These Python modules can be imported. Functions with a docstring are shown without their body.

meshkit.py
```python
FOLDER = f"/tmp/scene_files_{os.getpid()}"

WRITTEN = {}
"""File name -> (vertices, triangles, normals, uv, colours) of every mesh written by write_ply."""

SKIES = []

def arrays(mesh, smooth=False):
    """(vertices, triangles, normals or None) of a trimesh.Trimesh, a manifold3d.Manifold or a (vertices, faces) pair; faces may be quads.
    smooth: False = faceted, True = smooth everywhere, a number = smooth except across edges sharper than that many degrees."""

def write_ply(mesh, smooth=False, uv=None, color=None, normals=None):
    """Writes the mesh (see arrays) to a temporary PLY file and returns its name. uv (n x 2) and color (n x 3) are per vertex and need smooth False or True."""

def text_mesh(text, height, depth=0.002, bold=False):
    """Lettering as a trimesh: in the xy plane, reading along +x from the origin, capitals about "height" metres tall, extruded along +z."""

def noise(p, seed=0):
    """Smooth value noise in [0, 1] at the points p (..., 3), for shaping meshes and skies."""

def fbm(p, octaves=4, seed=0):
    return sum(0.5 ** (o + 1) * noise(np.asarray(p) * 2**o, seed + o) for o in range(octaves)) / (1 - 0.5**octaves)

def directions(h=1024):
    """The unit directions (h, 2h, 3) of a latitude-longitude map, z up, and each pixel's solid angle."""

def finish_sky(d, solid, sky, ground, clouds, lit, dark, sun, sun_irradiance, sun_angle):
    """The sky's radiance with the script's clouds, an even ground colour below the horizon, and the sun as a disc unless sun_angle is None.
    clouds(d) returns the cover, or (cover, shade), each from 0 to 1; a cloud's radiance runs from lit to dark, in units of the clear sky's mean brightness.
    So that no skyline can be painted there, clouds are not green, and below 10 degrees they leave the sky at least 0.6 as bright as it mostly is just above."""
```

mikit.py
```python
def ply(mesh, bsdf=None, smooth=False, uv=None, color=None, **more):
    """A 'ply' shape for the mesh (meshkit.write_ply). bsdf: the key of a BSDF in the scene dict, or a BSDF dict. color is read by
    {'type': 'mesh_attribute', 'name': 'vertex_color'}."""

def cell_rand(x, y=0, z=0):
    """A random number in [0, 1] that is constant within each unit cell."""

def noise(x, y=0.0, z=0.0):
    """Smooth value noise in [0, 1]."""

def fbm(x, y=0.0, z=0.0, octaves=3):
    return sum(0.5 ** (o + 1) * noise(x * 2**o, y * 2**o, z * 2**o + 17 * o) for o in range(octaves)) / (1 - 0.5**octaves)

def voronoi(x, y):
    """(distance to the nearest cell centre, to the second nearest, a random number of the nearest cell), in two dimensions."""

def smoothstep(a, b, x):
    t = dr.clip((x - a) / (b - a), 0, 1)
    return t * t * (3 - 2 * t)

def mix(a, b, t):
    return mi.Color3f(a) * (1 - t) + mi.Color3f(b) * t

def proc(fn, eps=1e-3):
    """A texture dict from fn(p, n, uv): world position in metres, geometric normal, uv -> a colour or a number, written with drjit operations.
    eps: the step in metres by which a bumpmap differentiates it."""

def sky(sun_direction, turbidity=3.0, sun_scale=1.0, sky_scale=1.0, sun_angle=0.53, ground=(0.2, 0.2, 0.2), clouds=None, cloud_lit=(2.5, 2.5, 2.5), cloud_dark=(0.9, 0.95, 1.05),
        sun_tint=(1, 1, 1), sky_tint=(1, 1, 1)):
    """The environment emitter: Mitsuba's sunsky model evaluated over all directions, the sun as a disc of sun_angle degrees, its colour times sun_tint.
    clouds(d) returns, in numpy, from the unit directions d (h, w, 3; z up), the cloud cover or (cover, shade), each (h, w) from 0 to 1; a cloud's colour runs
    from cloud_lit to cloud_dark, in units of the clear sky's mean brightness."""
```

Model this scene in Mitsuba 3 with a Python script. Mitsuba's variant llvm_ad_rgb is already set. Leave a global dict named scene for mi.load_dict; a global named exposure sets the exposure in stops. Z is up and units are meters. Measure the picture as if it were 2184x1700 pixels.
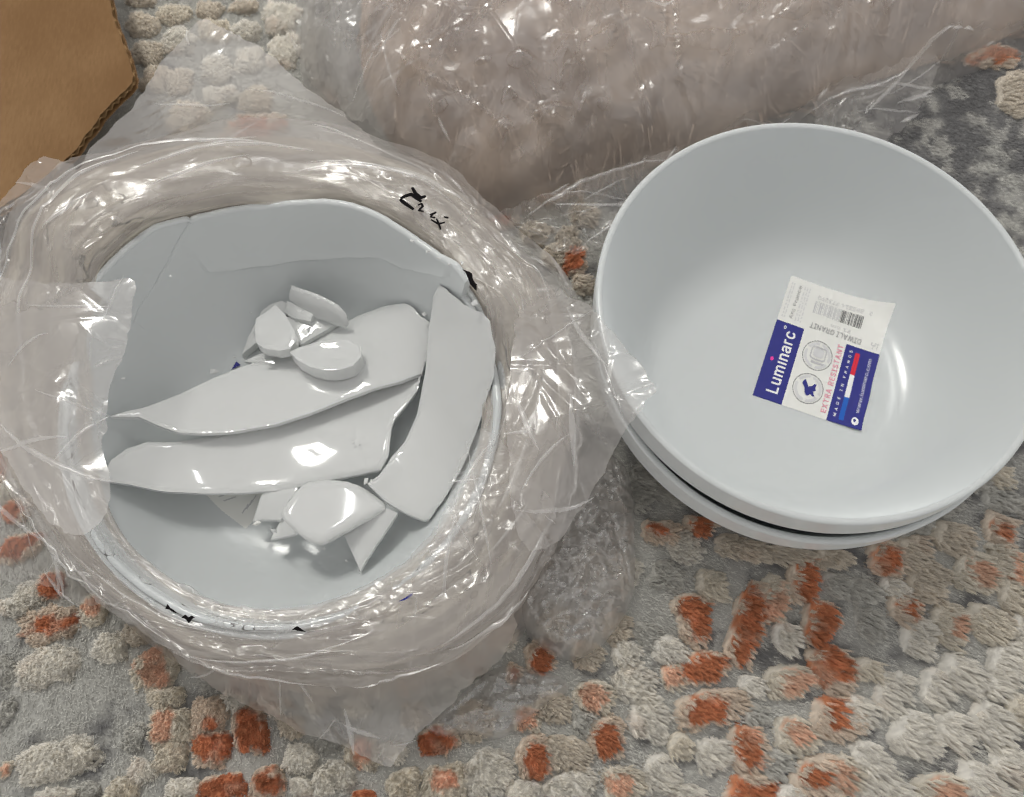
import math, random
import numpy as np, trimesh, mitsuba as mi, mikit, meshkit
from mikit import noise, fbm, smoothstep, mix
from scipy.interpolate import RBFInterpolator
from scipy.spatial import Delaunay, cKDTree
from scipy.ndimage import map_coordinates, gaussian_filter1d
import shapely
from shapely.geometry import Polygon, LineString
import drjit as dr

T = mi.ScalarTransform4f
scene, labels = {}, {}

# ------------------------------------------------------------------ camera, light, exposure
FOV, TILT, CAM_H = 56.0, math.radians(24.0), 0.50
scene['camera'] = {
    'type': 'thinlens', 'fov': FOV, 'fov_axis': 'x', 'near_clip': 0.02, 'far_clip': 20.0,
    'aperture_radius': 0.0012, 'focus_distance': 0.435,
    'to_world': T().look_at(origin=[0, 0, CAM_H], target=[0, math.sin(TILT), CAM_H - math.cos(TILT)],
                            up=[0, math.cos(TILT), math.sin(TILT)]),
}
exposure = 0.30
scene['room_light'] = {'type': 'constant', 'radiance': {'type': 'rgb', 'value': [0.51, 0.50, 0.488]}}

LAMP = np.array([-0.60, 1.12, 2.15])
LAMP_L = [56.0, 55.0, 51.5]


# ------------------------------------------------------------------ helpers
F_PX = 1092 / math.tan(math.radians(FOV / 2))


def ray(px, py):
    x, y = (px - 1092) / F_PX, (py - 850) / F_PX
    return np.array([x, math.sin(TILT) - y * math.cos(TILT), -math.cos(TILT) - y * math.sin(TILT)])


def at(px, py, z=0.0):
    """the point at height z that lies under the plan coordinates (px, py)"""
    d = ray(px, py)
    return np.array([0, 0, CAM_H]) + d * (z - CAM_H) / d[2]


def folds(P, seed, amp, lam, n=7, warp=0.35):
    """crumpled-film relief: flat facets that meet in sharp creases"""
    rng = np.random.default_rng(seed)
    P = np.asarray(P, float)
    z = np.zeros(len(P))
    for i in range(n):
        a = rng.uniform(0, math.pi)
        l = lam * rng.uniform(0.5, 1.6)
        q = np.column_stack([P[:, 0], P[:, 1], np.zeros(len(P))]) / (lam * 1.7)
        t = (P[:, 0] * math.cos(a) + P[:, 1] * math.sin(a)) / l + rng.uniform() + warp * 2 * meshkit.noise(q + i * 7.3, seed + i)
        z += amp * (l / lam) * (np.abs((t % 1) - 0.5) * 2 - 0.5)
    return z


def creases(P, seed, count, length, width, amp, heading=None, jitter=3.2):
    """sparse pinched creases of finite length, each with a smooth rounded back"""
    rng = np.random.default_rng(seed)
    P = np.asarray(P, float)
    lo, hi = P.min(0), P.max(0)
    z = np.zeros(len(P))
    for i in range(count):
        c = rng.uniform(lo, hi)
        a = (rng.uniform(0, math.pi) if heading is None else heading) + (0 if heading is None else rng.normal(0, jitter))
        L, w, h = length * rng.uniform(0.4, 1.5), width * rng.uniform(0.5, 1.6), amp * rng.uniform(0.4, 1.2) * rng.choice([1, 1, -0.6])
        bend = rng.normal(0, 0.25) / L
        x = (P[:, 0] - c[0]) * math.cos(a) + (P[:, 1] - c[1]) * math.sin(a)
        ok = np.abs(x) < L / 2
        y = (P[ok, 1] - c[1]) * math.cos(a) - (P[ok, 0] - c[0]) * math.sin(a) - bend * x[ok] ** 2
        t = 1 - np.abs(2 * x[ok] / L)
        ww = w * (0.35 + 0.65 * t)
        z[ok] += h * np.clip(1 - (y / ww) ** 2, 0, 1) ** 2 * np.sqrt(t)
    return z


def fbm2(P, lam, seed=0, octaves=3):
    return meshkit.fbm(np.column_stack([P[:, 0], P[:, 1], np.zeros(len(P))]) / lam, octaves, seed) - 0.5


def densify(pts, step):
    pts = np.asarray(pts, float)
    out = []
    for a, b in zip(pts, np.roll(pts, -1, 0)):
        n = max(1, int(np.linalg.norm((b - a)[:2]) / step))
        out.append(a + (b - a) * (np.arange(n) / n)[:, None])
    return np.vstack(out)


def smooth_loop(pts, it=2):
    """corner cutting of a closed outline"""
    pts = np.asarray(pts, float)
    for _ in range(it):
        nx = np.roll(pts, -1, 0)
        pts = np.stack([0.75 * pts + 0.25 * nx, 0.25 * pts + 0.75 * nx], 1).reshape(-1, pts.shape[1])
    return pts


def fill(poly, step, seed=0):
    """(points, triangles, number of boundary points) of a polygon filled with near-even triangles"""
    b = np.array(poly.exterior.coords)[:-1]
    x0, y0, x1, y1 = poly.bounds
    rng = np.random.default_rng(seed)
    gx, gy = np.meshgrid(np.arange(x0, x1, step), np.arange(y0, y1, step * 0.866))
    gx = gx + (np.arange(gx.shape[0]) % 2)[:, None] * step / 2
    g = np.column_stack([gx.ravel(), gy.ravel()]) + rng.uniform(-0.12, 0.12, (gx.size, 2)) * step
    inner = poly.buffer(-step * 0.45)
    g = g[shapely.contains_xy(inner, g[:, 0], g[:, 1])] if not inner.is_empty else g[:0]
    p = np.vstack([b, g])
    t = Delaunay(p).simplices
    c = p[t].mean(1)
    t = t[shapely.contains_xy(poly, c[:, 0], c[:, 1])]
    e1, e2 = p[t[:, 1]] - p[t[:, 0]], p[t[:, 2]] - p[t[:, 0]]
    s = e1[:, 0] * e2[:, 1] - e1[:, 1] * e2[:, 0]
    t = np.where((s < 0)[:, None], t[:, ::-1], t)[np.abs(s) > 1e-12]
    return p, t, len(b)


def spread(ctrl, smoothing=1e-9):
    ctrl = np.asarray(ctrl, float)
    return RBFInterpolator(ctrl[:, :2], ctrl[:, 2], kernel='thin_plate_spline', smoothing=smoothing, degree=1)


def sheet(outline, inner=(), step=0.002, relief=None, ragged=0.0, seed=0, rounds=1):
    """a thin film: outline and inner control points are (px, py, z)"""
    W = [at(*p) for p in outline] + [at(*p) for p in inner]
    zf = spread(W, 1e-6)
    loop = smooth_loop(np.array(W[:len(outline)])[:, :2], rounds)
    loop = densify(loop, step)
    if ragged:
        loop = loop + ragged * np.column_stack([fbm2(loop, 0.006, seed + 3), fbm2(loop, 0.006, seed + 9)])
    poly = Polygon(loop).buffer(0)
    poly = max(getattr(poly, 'geoms', [poly]), key=lambda g: g.area)
    p, t, nb = fill(poly, step, seed)
    z = zf(p)
    if relief is not None:
        z = z + relief(p)
    return trimesh.Trimesh(np.column_stack([p, np.maximum(z, 0.002)]), t, process=False)


def poly_fit(W, deg):
    c = W[:, :2].mean(0); k = np.abs(W[:, :2] - c).max()
    def basis(p):
        q = (np.asarray(p)[:, :2] - c) / k
        return np.column_stack([q[:, 0] ** i * q[:, 1] ** j for i in range(deg + 1) for j in range(deg + 1 - i)])
    A = basis(W)
    co = np.linalg.solve(A.T @ A + 1e-4 * np.eye(A.shape[1]), A.T @ W[:, 2])
    return lambda p: basis(p) @ co


def slab(outline, inner=(), step=0.0016, thick=0.004, floor=None, rough=0.0003, bevel=0.0006, seed=0, rounds=0, deg=2):
    """a curved shard: top surface through the control points (px, py, z), broken edges, bottom"""
    W = []
    for x, y, zz in list(outline) + list(inner):
        if floor is not None:
            hit = bowl_hit(x, y, M_BRK)
            zz = max(zz, (M_BRK[:3, :3] @ hit + M_BRK[:3, 3])[2] + thick + 0.0005)
        W.append(at(x, y, zz))
    W = np.array(W)
    zf = poly_fit(W, deg) if deg and len(W) > 8 else spread(W, 1e-5)
    loop = densify(smooth_loop(W[:len(outline), :2], rounds), step * 0.7)
    loop = loop + rough * 2 * np.column_stack([fbm2(loop, 0.003, seed + 3), fbm2(loop, 0.003, seed + 9)])
    outer = Polygon(loop).buffer(0)
    outer = max(getattr(outer, 'geoms', [outer]), key=lambda g: g.area)
    if not outer.exterior.is_ccw:
        outer = Polygon(np.array(outer.exterior.coords)[::-1])
    outer = Polygon(densify(np.array(outer.simplify(step * .1).exterior.coords)[:-1], step * 0.7))
    p, t, nb = fill(outer, step, seed)
    z = zf(p)
    if floor is not None:
        z = np.maximum(z, floor(p) + 0.002)
    # rounded shoulder: points near the boundary sink a little
    d = shapely.distance(shapely.points(p), outer.exterior)
    z = z - bevel * np.clip(1 - d / (bevel * 2.2), 0, 1) ** 2
    top = np.column_stack([p, z])
    bot = np.column_stack([p, z - thick + bevel])
    n = len(p)
    i = np.arange(nb); j = (i + 1) % nb
    # mid ring pushed slightly in and out: conchoidal broken wall
    rng = np.random.default_rng(seed)
    mid = (top[:nb] + bot[:nb]) / 2
    nrm = np.roll(p[:nb], -1, 0) - np.roll(p[:nb], 1, 0)
    nrm = np.column_stack([nrm[:, 1], -nrm[:, 0]]); nrm /= np.linalg.norm(nrm, axis=1, keepdims=True) + 1e-12
    mid[:, :2] += nrm * (0.0005 * (fbm2(p[:nb], 0.004, seed) * 2))[:, None]
    m0 = 2 * n
    f = [t, t[:, ::-1] + n,
         np.column_stack([i, m0 + i, j]), np.column_stack([j, m0 + i, m0 + j]),
         np.column_stack([m0 + i, n + i, m0 + j]), np.column_stack([m0 + j, n + i, n + j])]
    return trimesh.Trimesh(np.vstack([top, bot, mid]), np.vstack(f), process=False)


used = {}


def key_for(name):
    n = used.get(name, 0)
    used[name] = n + 1
    return name if n == 0 else f'{name}_{n:03d}'


def put(name, mesh, bsdf, parent=None, label=None, category=None, group=None, kind=None, smooth=False, **kw):
    k = key_for(f'{parent}__{name}' if parent else name)
    scene[k] = mikit.ply(mesh, bsdf, smooth=smooth, **kw)
    tag(k, label, category, group, kind)
    return k


def tag(k, label=None, category=None, group=None, kind=None):
    d = {a: b for a, b in (('label', label), ('category', category), ('group', group), ('kind', kind)) if b}
    if d:
        labels[k] = d


def thing(name, label, category, group=None):
    k = key_for(name)
    tag(k, label, category, group)
    return k


# ------------------------------------------------------------------ materials
def rgb(*c):
    return {'type': 'rgb', 'value': list(c)}


VC = {'type': 'mesh_attribute', 'name': 'vertex_color'}
scene['opal_glass'] = {'type': 'twosided', 'b': {'type': 'principled', 'base_color': rgb(0.555, 0.58, 0.583), 'roughness': 0.20, 'specular': 0.5}}
scene['shard_glass'] = {'type': 'twosided', 'b': {'type': 'principled', 'base_color': rgb(0.59, 0.60, 0.595), 'roughness': 0.06, 'specular': 0.5}}
scene['fuzz'] = {'type': 'twosided', 'b': {'type': 'principled', 'base_color': VC, 'roughness': 0.9, 'specular': 0.1, 'sheen': 0.3}}


def film(opacity, color=(0.62, 0.575, 0.545), gloss=0.38, alpha=0.045):
    return {'type': 'mask', 'opacity': opacity, 'b': {'type': 'twosided', 'b': {
        'type': 'blendbsdf', 'weight': gloss,
        'a': {'type': 'diffuse', 'reflectance': rgb(*color)},
        'c': {'type': 'roughconductor', 'material': 'none', 'alpha': alpha, 'distribution': 'ggx', 'specular_reflectance': rgb(0.9, 0.9, 0.9)}}}}


scene['film_clear'] = film(0.15)
scene['film_haze'] = film(0.27)
scene['film_milky'] = film(0.36, (0.62, 0.585, 0.56))
scene['film_crisp'] = film(0.25, (0.58, 0.54, 0.525), 0.62, 0.07)
scene['film_crease'] = film(0.30, (0.80, 0.785, 0.77), 0.42, 0.12)


def band_color(p, n, uv):
    a = fbm(uv.x * 9, uv.y * 7, 1.3, octaves=4)
    b = fbm(uv.x * 40 + a * 3, uv.y * 26, 4.1, octaves=3)
    c = mix((0.37, 0.315, 0.275), (0.66, 0.60, 0.51), smoothstep(0.3, 0.7, a))
    return c * (0.80 + 0.4 * b)


scene['band_film'] = {'type': 'mask', 'opacity': 0.53, 'b': {'type': 'twosided', 'b': {
    'type': 'blendbsdf', 'weight': 0.16, 'a': {'type': 'diffuse', 'reflectance': mikit.proc(band_color)},
    'c': {'type': 'roughconductor', 'material': 'none', 'alpha': 0.09, 'distribution': 'ggx', 'specular_reflectance': rgb(0.9, 0.89, 0.86)}}}}


def card_color(p, n, uv):
    g = fbm(p.x * 900, p.y * 260, p.z * 400, octaves=3)
    b = fbm(p.x * 22, p.y * 22, 3.0, octaves=3)
    c = mix((0.175, 0.092, 0.036), (0.255, 0.150, 0.070), smoothstep(0.2, 0.8, b * 0.7 + g * 0.3))
    return c


scene['cardboard'] = {'type': 'twosided', 'b': {'type': 'principled', 'base_color': mikit.proc(card_color), 'roughness': 0.75, 'specular': 0.25}}
scene['cardboard_core'] = {'type': 'twosided', 'b': {'type': 'principled', 'base_color': rgb(0.30, 0.19, 0.095), 'roughness': 0.9, 'specular': 0.1}}


def fleece_color(p, n, uv):
    a = fbm(p.x * 30, p.y * 30, p.z * 30, octaves=4)
    w = fbm(p.x * 14 + 4, p.y * 14, p.z * 14, octaves=2) * 6.28
    s = fbm((p.x * dr.cos(w) + p.y * dr.sin(w)) * 700, (p.y * dr.cos(w) - p.x * dr.sin(w)) * 90, 2.0, octaves=3)
    c = mix((0.22, 0.155, 0.12), (0.50, 0.39, 0.31), smoothstep(0.3, 0.7, a))
    return c * (0.72 + 0.56 * s)


scene['fleece'] = {'type': 'twosided', 'b': {'type': 'principled', 'base_color': mikit.proc(fleece_color), 'roughness': 0.9, 'specular': 0.1, 'sheen': 0.4}}
for nm, c in dict(paper=(0.74, 0.74, 0.71), print_blue=(0.025, 0.028, 0.21), print_white=(0.78, 0.78, 0.78), print_red=(0.62, 0.02, 0.045), print_flag_blue=(0.01, 0.10, 0.46),
                  print_pink=(0.70, 0.27, 0.36), print_grey=(0.30, 0.30, 0.30), print_pale=(0.50, 0.50, 0.51), print_black=(0.10, 0.10, 0.10), print_magenta=(0.75, 0.05, 0.35),
                  print_light=(0.62, 0.62, 0.63)).items():
    scene[nm] = {'type': 'twosided', 'b': {'type': 'principled', 'base_color': rgb(*c), 'roughness': 0.42, 'specular': 0.35}}
scene['ink'] = {'type': 'twosided', 'b': {'type': 'diffuse', 'reflectance': rgb(0.012, 0.011, 0.012)}}

# ------------------------------------------------------------------ the lamp overhead (outside the frame)
lamp = thing('ceiling_lamp', 'round cornered ceiling lamp with two lit discs above the floor, outside the picture', 'lamp')
EM = {'type': 'area', 'radiance': rgb(*LAMP_L)}


def lamp_ring(w, h, t, r):
    outer = shapely.box(-w / 2 + r, -h / 2 + r, w / 2 - r, h / 2 - r).buffer(r, 8)
    return outer.difference(outer.buffer(-t))


def flat_down(poly):
    g = trimesh.util.concatenate([trimesh.creation.extrude_polygon(q, 0.02, engine='earcut') for q in getattr(poly, 'geoms', [poly])])
    a = math.radians(20)
    g.apply_transform(trimesh.transformations.rotation_matrix(a, [0, 0, 1]))
    g.apply_translation(LAMP)
    return g


for nm, poly in (('tube', lamp_ring(0.26, 0.50, 0.045, 0.06)), ('disc', shapely.Point(0, 0.13).buffer(0.075)), ('disc', shapely.Point(0, -0.13).buffer(0.075))):
    k = key_for(f'{lamp}__{nm}')
    scene[k] = {**mikit.ply(flat_down(poly), 'paper'), 'emitter': EM}

tube = thing('ceiling_lamp', 'slim straight tube lamp beside the larger lamp above the floor, outside the picture', 'lamp')
tm = trimesh.creation.cylinder(0.018, 0.60, sections=16)
tm.apply_transform(trimesh.transformations.rotation_matrix(math.pi / 2, [1, 0, 0]))
tm.apply_translation([0.14, 1.15, 2.15])
scene[f'{tube}__tube'] = {**mikit.ply(tm, 'paper'), 'emitter': {'type': 'area', 'radiance': rgb(40.0, 40.0, 39.0)}}

# ------------------------------------------------------------------ carpet
rng = np.random.default_rng(11)
RUST, PEACH, CREAM, WHITE, TAUPE = map(np.array, [(0.50, 0.195, 0.100), (0.64, 0.43, 0.315), (0.64, 0.595, 0.51), (0.68, 0.655, 0.60), (0.54, 0.475, 0.40)])


def carpet_tone(P):
    """base pile colour at world xy"""
    a = fbm2(P, 0.026, 5, 4) + 0.5
    b = fbm2(P, 0.008, 8, 3) + 0.5
    # the right half of the rug has more of the dark slate yarn
    right = np.clip((P[:, 0] - 0.02) / 0.12, 0, 1)
    far = np.clip((P[:, 1] - 0.30) / 0.12, 0, 1)
    dark = np.clip((a * 0.55 + b * 0.55 + 0.14 * right + 0.17 * far * right - 0.645) / 0.14, 0, 1)[:, None]
    light = np.array([0.49, 0.485, 0.455]) * (0.85 + 0.3 * b[:, None])
    fleck = np.clip(fbm2(P, 0.0075, 41, 3) * 9 - 0.75, 0, 1)[:, None] * dark * right[:, None]
    tone = light * (1 - dark) + np.array([0.18, 0.178, 0.18]) * dark
    return tone * (1 - 0.8 * fleck) + np.array([0.50, 0.49, 0.46]) * 0.8 * fleck


def blades(base, length, width, lean, rng, spread_=0.35):
    """thin fibre triangles standing on base points"""
    n = len(base)
    d = np.column_stack([rng.normal(0, spread_, (n, 2)), np.ones(n)]) + lean
    d /= np.linalg.norm(d, axis=1, keepdims=True)
    side = np.column_stack([-d[:, 1], d[:, 0], rng.normal(0, .15, n)]) + rng.normal(0, .2, (n, 3))
    side -= (side * d).sum(1, keepdims=True) * d
    side /= np.linalg.norm(side, axis=1, keepdims=True)
    w = np.asarray(width).reshape(-1, 1) / 2 * np.ones((n, 1))
    L = np.asarray(length).reshape(-1, 1) * np.ones((n, 1))
    bend = np.array([[0, 0, -0.25]]) * L
    v = np.stack([base - side * w, base + side * w, base + d * L + bend], 1).reshape(-1, 3)
    f = np.arange(3 * n).reshape(-1, 3)
    return v, f


def fuzz_ply(v, f, nrm, col):
    path = meshkit.write_ply((v, f), False, None, np.clip(col, 0, 1), normals=nrm / np.linalg.norm(nrm, axis=1, keepdims=True))
    return {'type': 'ply', 'filename': path, 'face_normals': False, 'bsdf': {'type': 'ref', 'id': 'fuzz'}}


gx, gy = np.meshgrid(np.linspace(-1.3, 1.3, 380), np.linspace(-0.6, 2.2, 400))
GP = np.column_stack([gx.ravel(), gy.ravel()])
gz = -0.0015 + 0.0025 * fbm2(GP, 0.02, 2, 2)
idx = np.arange(gx.size).reshape(gx.shape)
GF = np.column_stack([idx[:-1, :-1].ravel(), idx[:-1, 1:].ravel(), idx[1:, 1:].ravel(), idx[1:, :-1].ravel()])
k = put('carpet', (np.column_stack([GP, gz]), GF), 'fuzz', kind='structure', label='grey and cream carpet with raised rust coloured tufts under everything', smooth=True, color=carpet_tone(GP) * 0.8)
# short pile
n = 480000
q = np.column_stack([rng.uniform(-0.40, 0.42, n), rng.uniform(-0.01, 0.62, n)])
keep = (np.abs(q[:, 0]) < 0.265 + 0.225 * q[:, 1]) & ~(((q[:, 0] + .112) ** 2 + (q[:, 1] - .18) ** 2) < .085 ** 2) & ~(((q[:, 0] - .145) ** 2 + (q[:, 1] - .22) ** 2) < .045 ** 2)
q = q[keep]
lean = np.column_stack([0.25 + 0.8 * np.clip((q[:, 0] + 0.1) / 0.3, 0, 1), -0.25 - 0.6 * np.clip((q[:, 0] + 0.1) / 0.3, 0, 1), np.zeros(len(q))])
lean[:, :2] += 0.5 * np.column_stack([fbm2(q, 0.03, 20), fbm2(q, 0.03, 21)])
base = np.column_stack([q, np.full(len(q), -0.001)])
v, f = blades(base, rng.uniform(0.0022, 0.0042, len(q)), 0.0006, lean, rng, 0.3)
col = np.repeat(carpet_tone(q) * rng.uniform(0.82, 1.18, (len(q), 1)), 3, 0)
nr = np.repeat(np.column_stack([rng.normal(0, .14, (len(q), 2)), np.ones(len(q))]), 3, 0)
scene['carpet__pile'] = fuzz_ply(v, f, nr, col)
labels['carpet__pile'] = {'kind': 'stuff'}

# raised tufts: (px, py, width px, height px, angle deg, kind, core dx, core dy, core rx, core ry)  core = rust/peach patch in units of the half size
S_ = 0.345
TUFTS = []


def batch(x0, y0, rows, s=S_):
    for r in rows:
        cx, cy, w, h, ang, kind, *core = r
        TUFTS.append((x0 + s * cx, y0 + s * cy, s * w, s * h, ang, kind, core))


# kind: r = rust core, p = peach core, w = white, t = taupe, m = mixed corner patches
batch(1440, 1113, [
    (110, 570, 210, 300, -8, 'r', .1, 0, .75, .75), (430, 610, 170, 500, 17, 'r', .1, 0, .62, .9), (600, 440, 150, 300, 18, 'p', 0, 0, .7, .9), (670, 690, 170, 220, 17, 'w'),
    (780, 340, 160, 280, 14, 'r', .1, -.1, .6, .8), (880, 590, 170, 300, 17, 'r', .1, 0, .75, .85), (170, 870, 330, 180, -14, 'r', -.05, 0, .8, .65), (210, 1130, 410, 210, -14, 'r', .05, -.05, .8, .6),
    (700, 970, 300, 190, -18, 'p', 0, 0, .6, .5), (950, 880, 250, 260, -24, 'r', 0, 0, .85, .75), (730, 1290, 240, 230, -14, 'p', .1, .1, .45, .5), (990, 1190, 300, 230, -14, 'r', -.1, .1, .45, .7),
    (230, 1420, 260, 230, -12, 'w'), (430, 1380, 220, 260, -5, 'r', .05, -.05, .85, .85), (870, 1570, 330, 260, -14, 'r', -.15, .15, .4, .4), (1020, 1530, 220, 230, -10, 'p', -.2, 0, .5, .8), (1220, 1470, 240, 280, -14, 'w'),
    (460, 1660, 330, 220, -5, 'r', .1, 0, .9, .9), (1290, 200, 190, 230, 15, 'r', 0, -.1, .6, .7), (1450, 170, 190, 240, 18, 't'), (1560, 340, 210, 260, 18, 't'), (1420, 500, 170, 190, 12, 'r', .1, .1, .55, .6),
    (1360, 390, 200, 170, 20, 'w'), (1500, 690, 200, 300, 24, 'w'), (1700, 620, 220, 260, 30, 'p', .1, .1, .35, .35), (1710, 80, 230, 180, 20, 't'), (1860, 290, 260, 240, 10, 'p', 0, 0, .42, .42), (2050, 230, 230, 250, 20, 'p', .3, 0, .35, .5),
    (2000, 20, 150, 200, 20, 'r', .1, 0, .5, .6), (1930, 590, 330, 250, 30, 'w'), (2100, 430, 200, 230, 25, 'w'), (1330, 1030, 230, 290, 28, 'w'), (1610, 1010, 190, 260, 24, 'w'), (1770, 920, 300, 230, 32, 'w'), (2050, 840, 250, 270, 30, 'w'),
    (1470, 1290, 300, 320, 28, 'w'), (1730, 1270, 230, 250, 28, 'w'), (1960, 1210, 280, 300, 30, 'w'), (1120, 1140, 200, 210, 20, 'w'), (1640, 1640, 300, 190, -10, 'p', 0, 0, .55, .5), (1880, 1580, 280, 260, 26, 'w'), (2080, 1480, 230, 280, 26, 'w'),
    (2130, 1130, 160, 260, 26, 'w'), (150, 0, 180, 130, 0, 'r', 0, 0, .8, .7), (400, 140, 330, 140, 10, 't'), (700, 180, 260, 110, 6, 't'), (970, 190, 200, 120, 5, 't'), (1380, 1660, 260, 180, 10, 'w'), (1180, 1640, 200, 170, 0, 'w'), (60, 130, 200, 200, 0, 'w'),
    (2020, 1690, 240, 160, 20, 'w'), (60, 1690, 200, 140, 0, 'w'), (700, 1680, 180, 150, 0, 'w'), (2150, 640, 150, 200, 25, 'w'), (1980, 1010, 150, 150, 28, 'w')])
batch(693, 1113, [
    (2070, 40, 210, 150, 5, 'r', 0, 0, .75, .7), (1320, 830, 180, 210, -10, 'r', .1, 0, .7, .75), (1160, 920, 100, 110, 0, 'r', 0, 0, .7, .7), (1800, 640, 170, 200, 8, 't'), (1860, 790, 150, 170, 20, 'w'), (1900, 970, 230, 250, 30, 'w'),
    (2130, 930, 120, 170, 0, 'p', .2, 0, .7, .7), (1660, 1060, 230, 200, 0, 'p', 0, 0, .6, .65), (1400, 1130, 230, 200, -6, 't'), (1230, 1200, 150, 160, 0, 'p', 0, 0, .75, .75), (2010, 1200, 230, 280, 32, 'w'), (1740, 1310, 210, 250, 5, 'r', 0, -.2, .55, .5),
    (1480, 1400, 280, 210, 15, 't'), (680, 1340, 260, 200, -8, 'r', 0, -.1, .85, .75), (920, 1210, 260, 250, 0, 't'), (1000, 1540, 300, 270, -12, 'w'), (1280, 1450, 200, 280, -14, 'r', .15, 0, .55, .8), (740, 1610, 260, 260, -5, 'p', .1, .1, .5, .5),
    (480, 1620, 230, 190, -8, 'w'), (240, 1690, 170, 90, 0, 'r', 0, 0, .85, .8), (1830, 1620, 240, 250, 5, 'p', 0, 0, .6, .6), (2080, 1540, 220, 220, 20, 'w'), (220, 1420, 220, 230, 0, 'p', 0, 0, .8, .8), (1520, 1630, 340, 170, -10, 'w'),
    (1620, 800, 180, 160, 10, 't'), (1240, 1660, 220, 150, 0, 'w'), (80, 1560, 200, 190, 0, 'w'), (560, 1180, 200, 170, 0, 't')])
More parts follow.
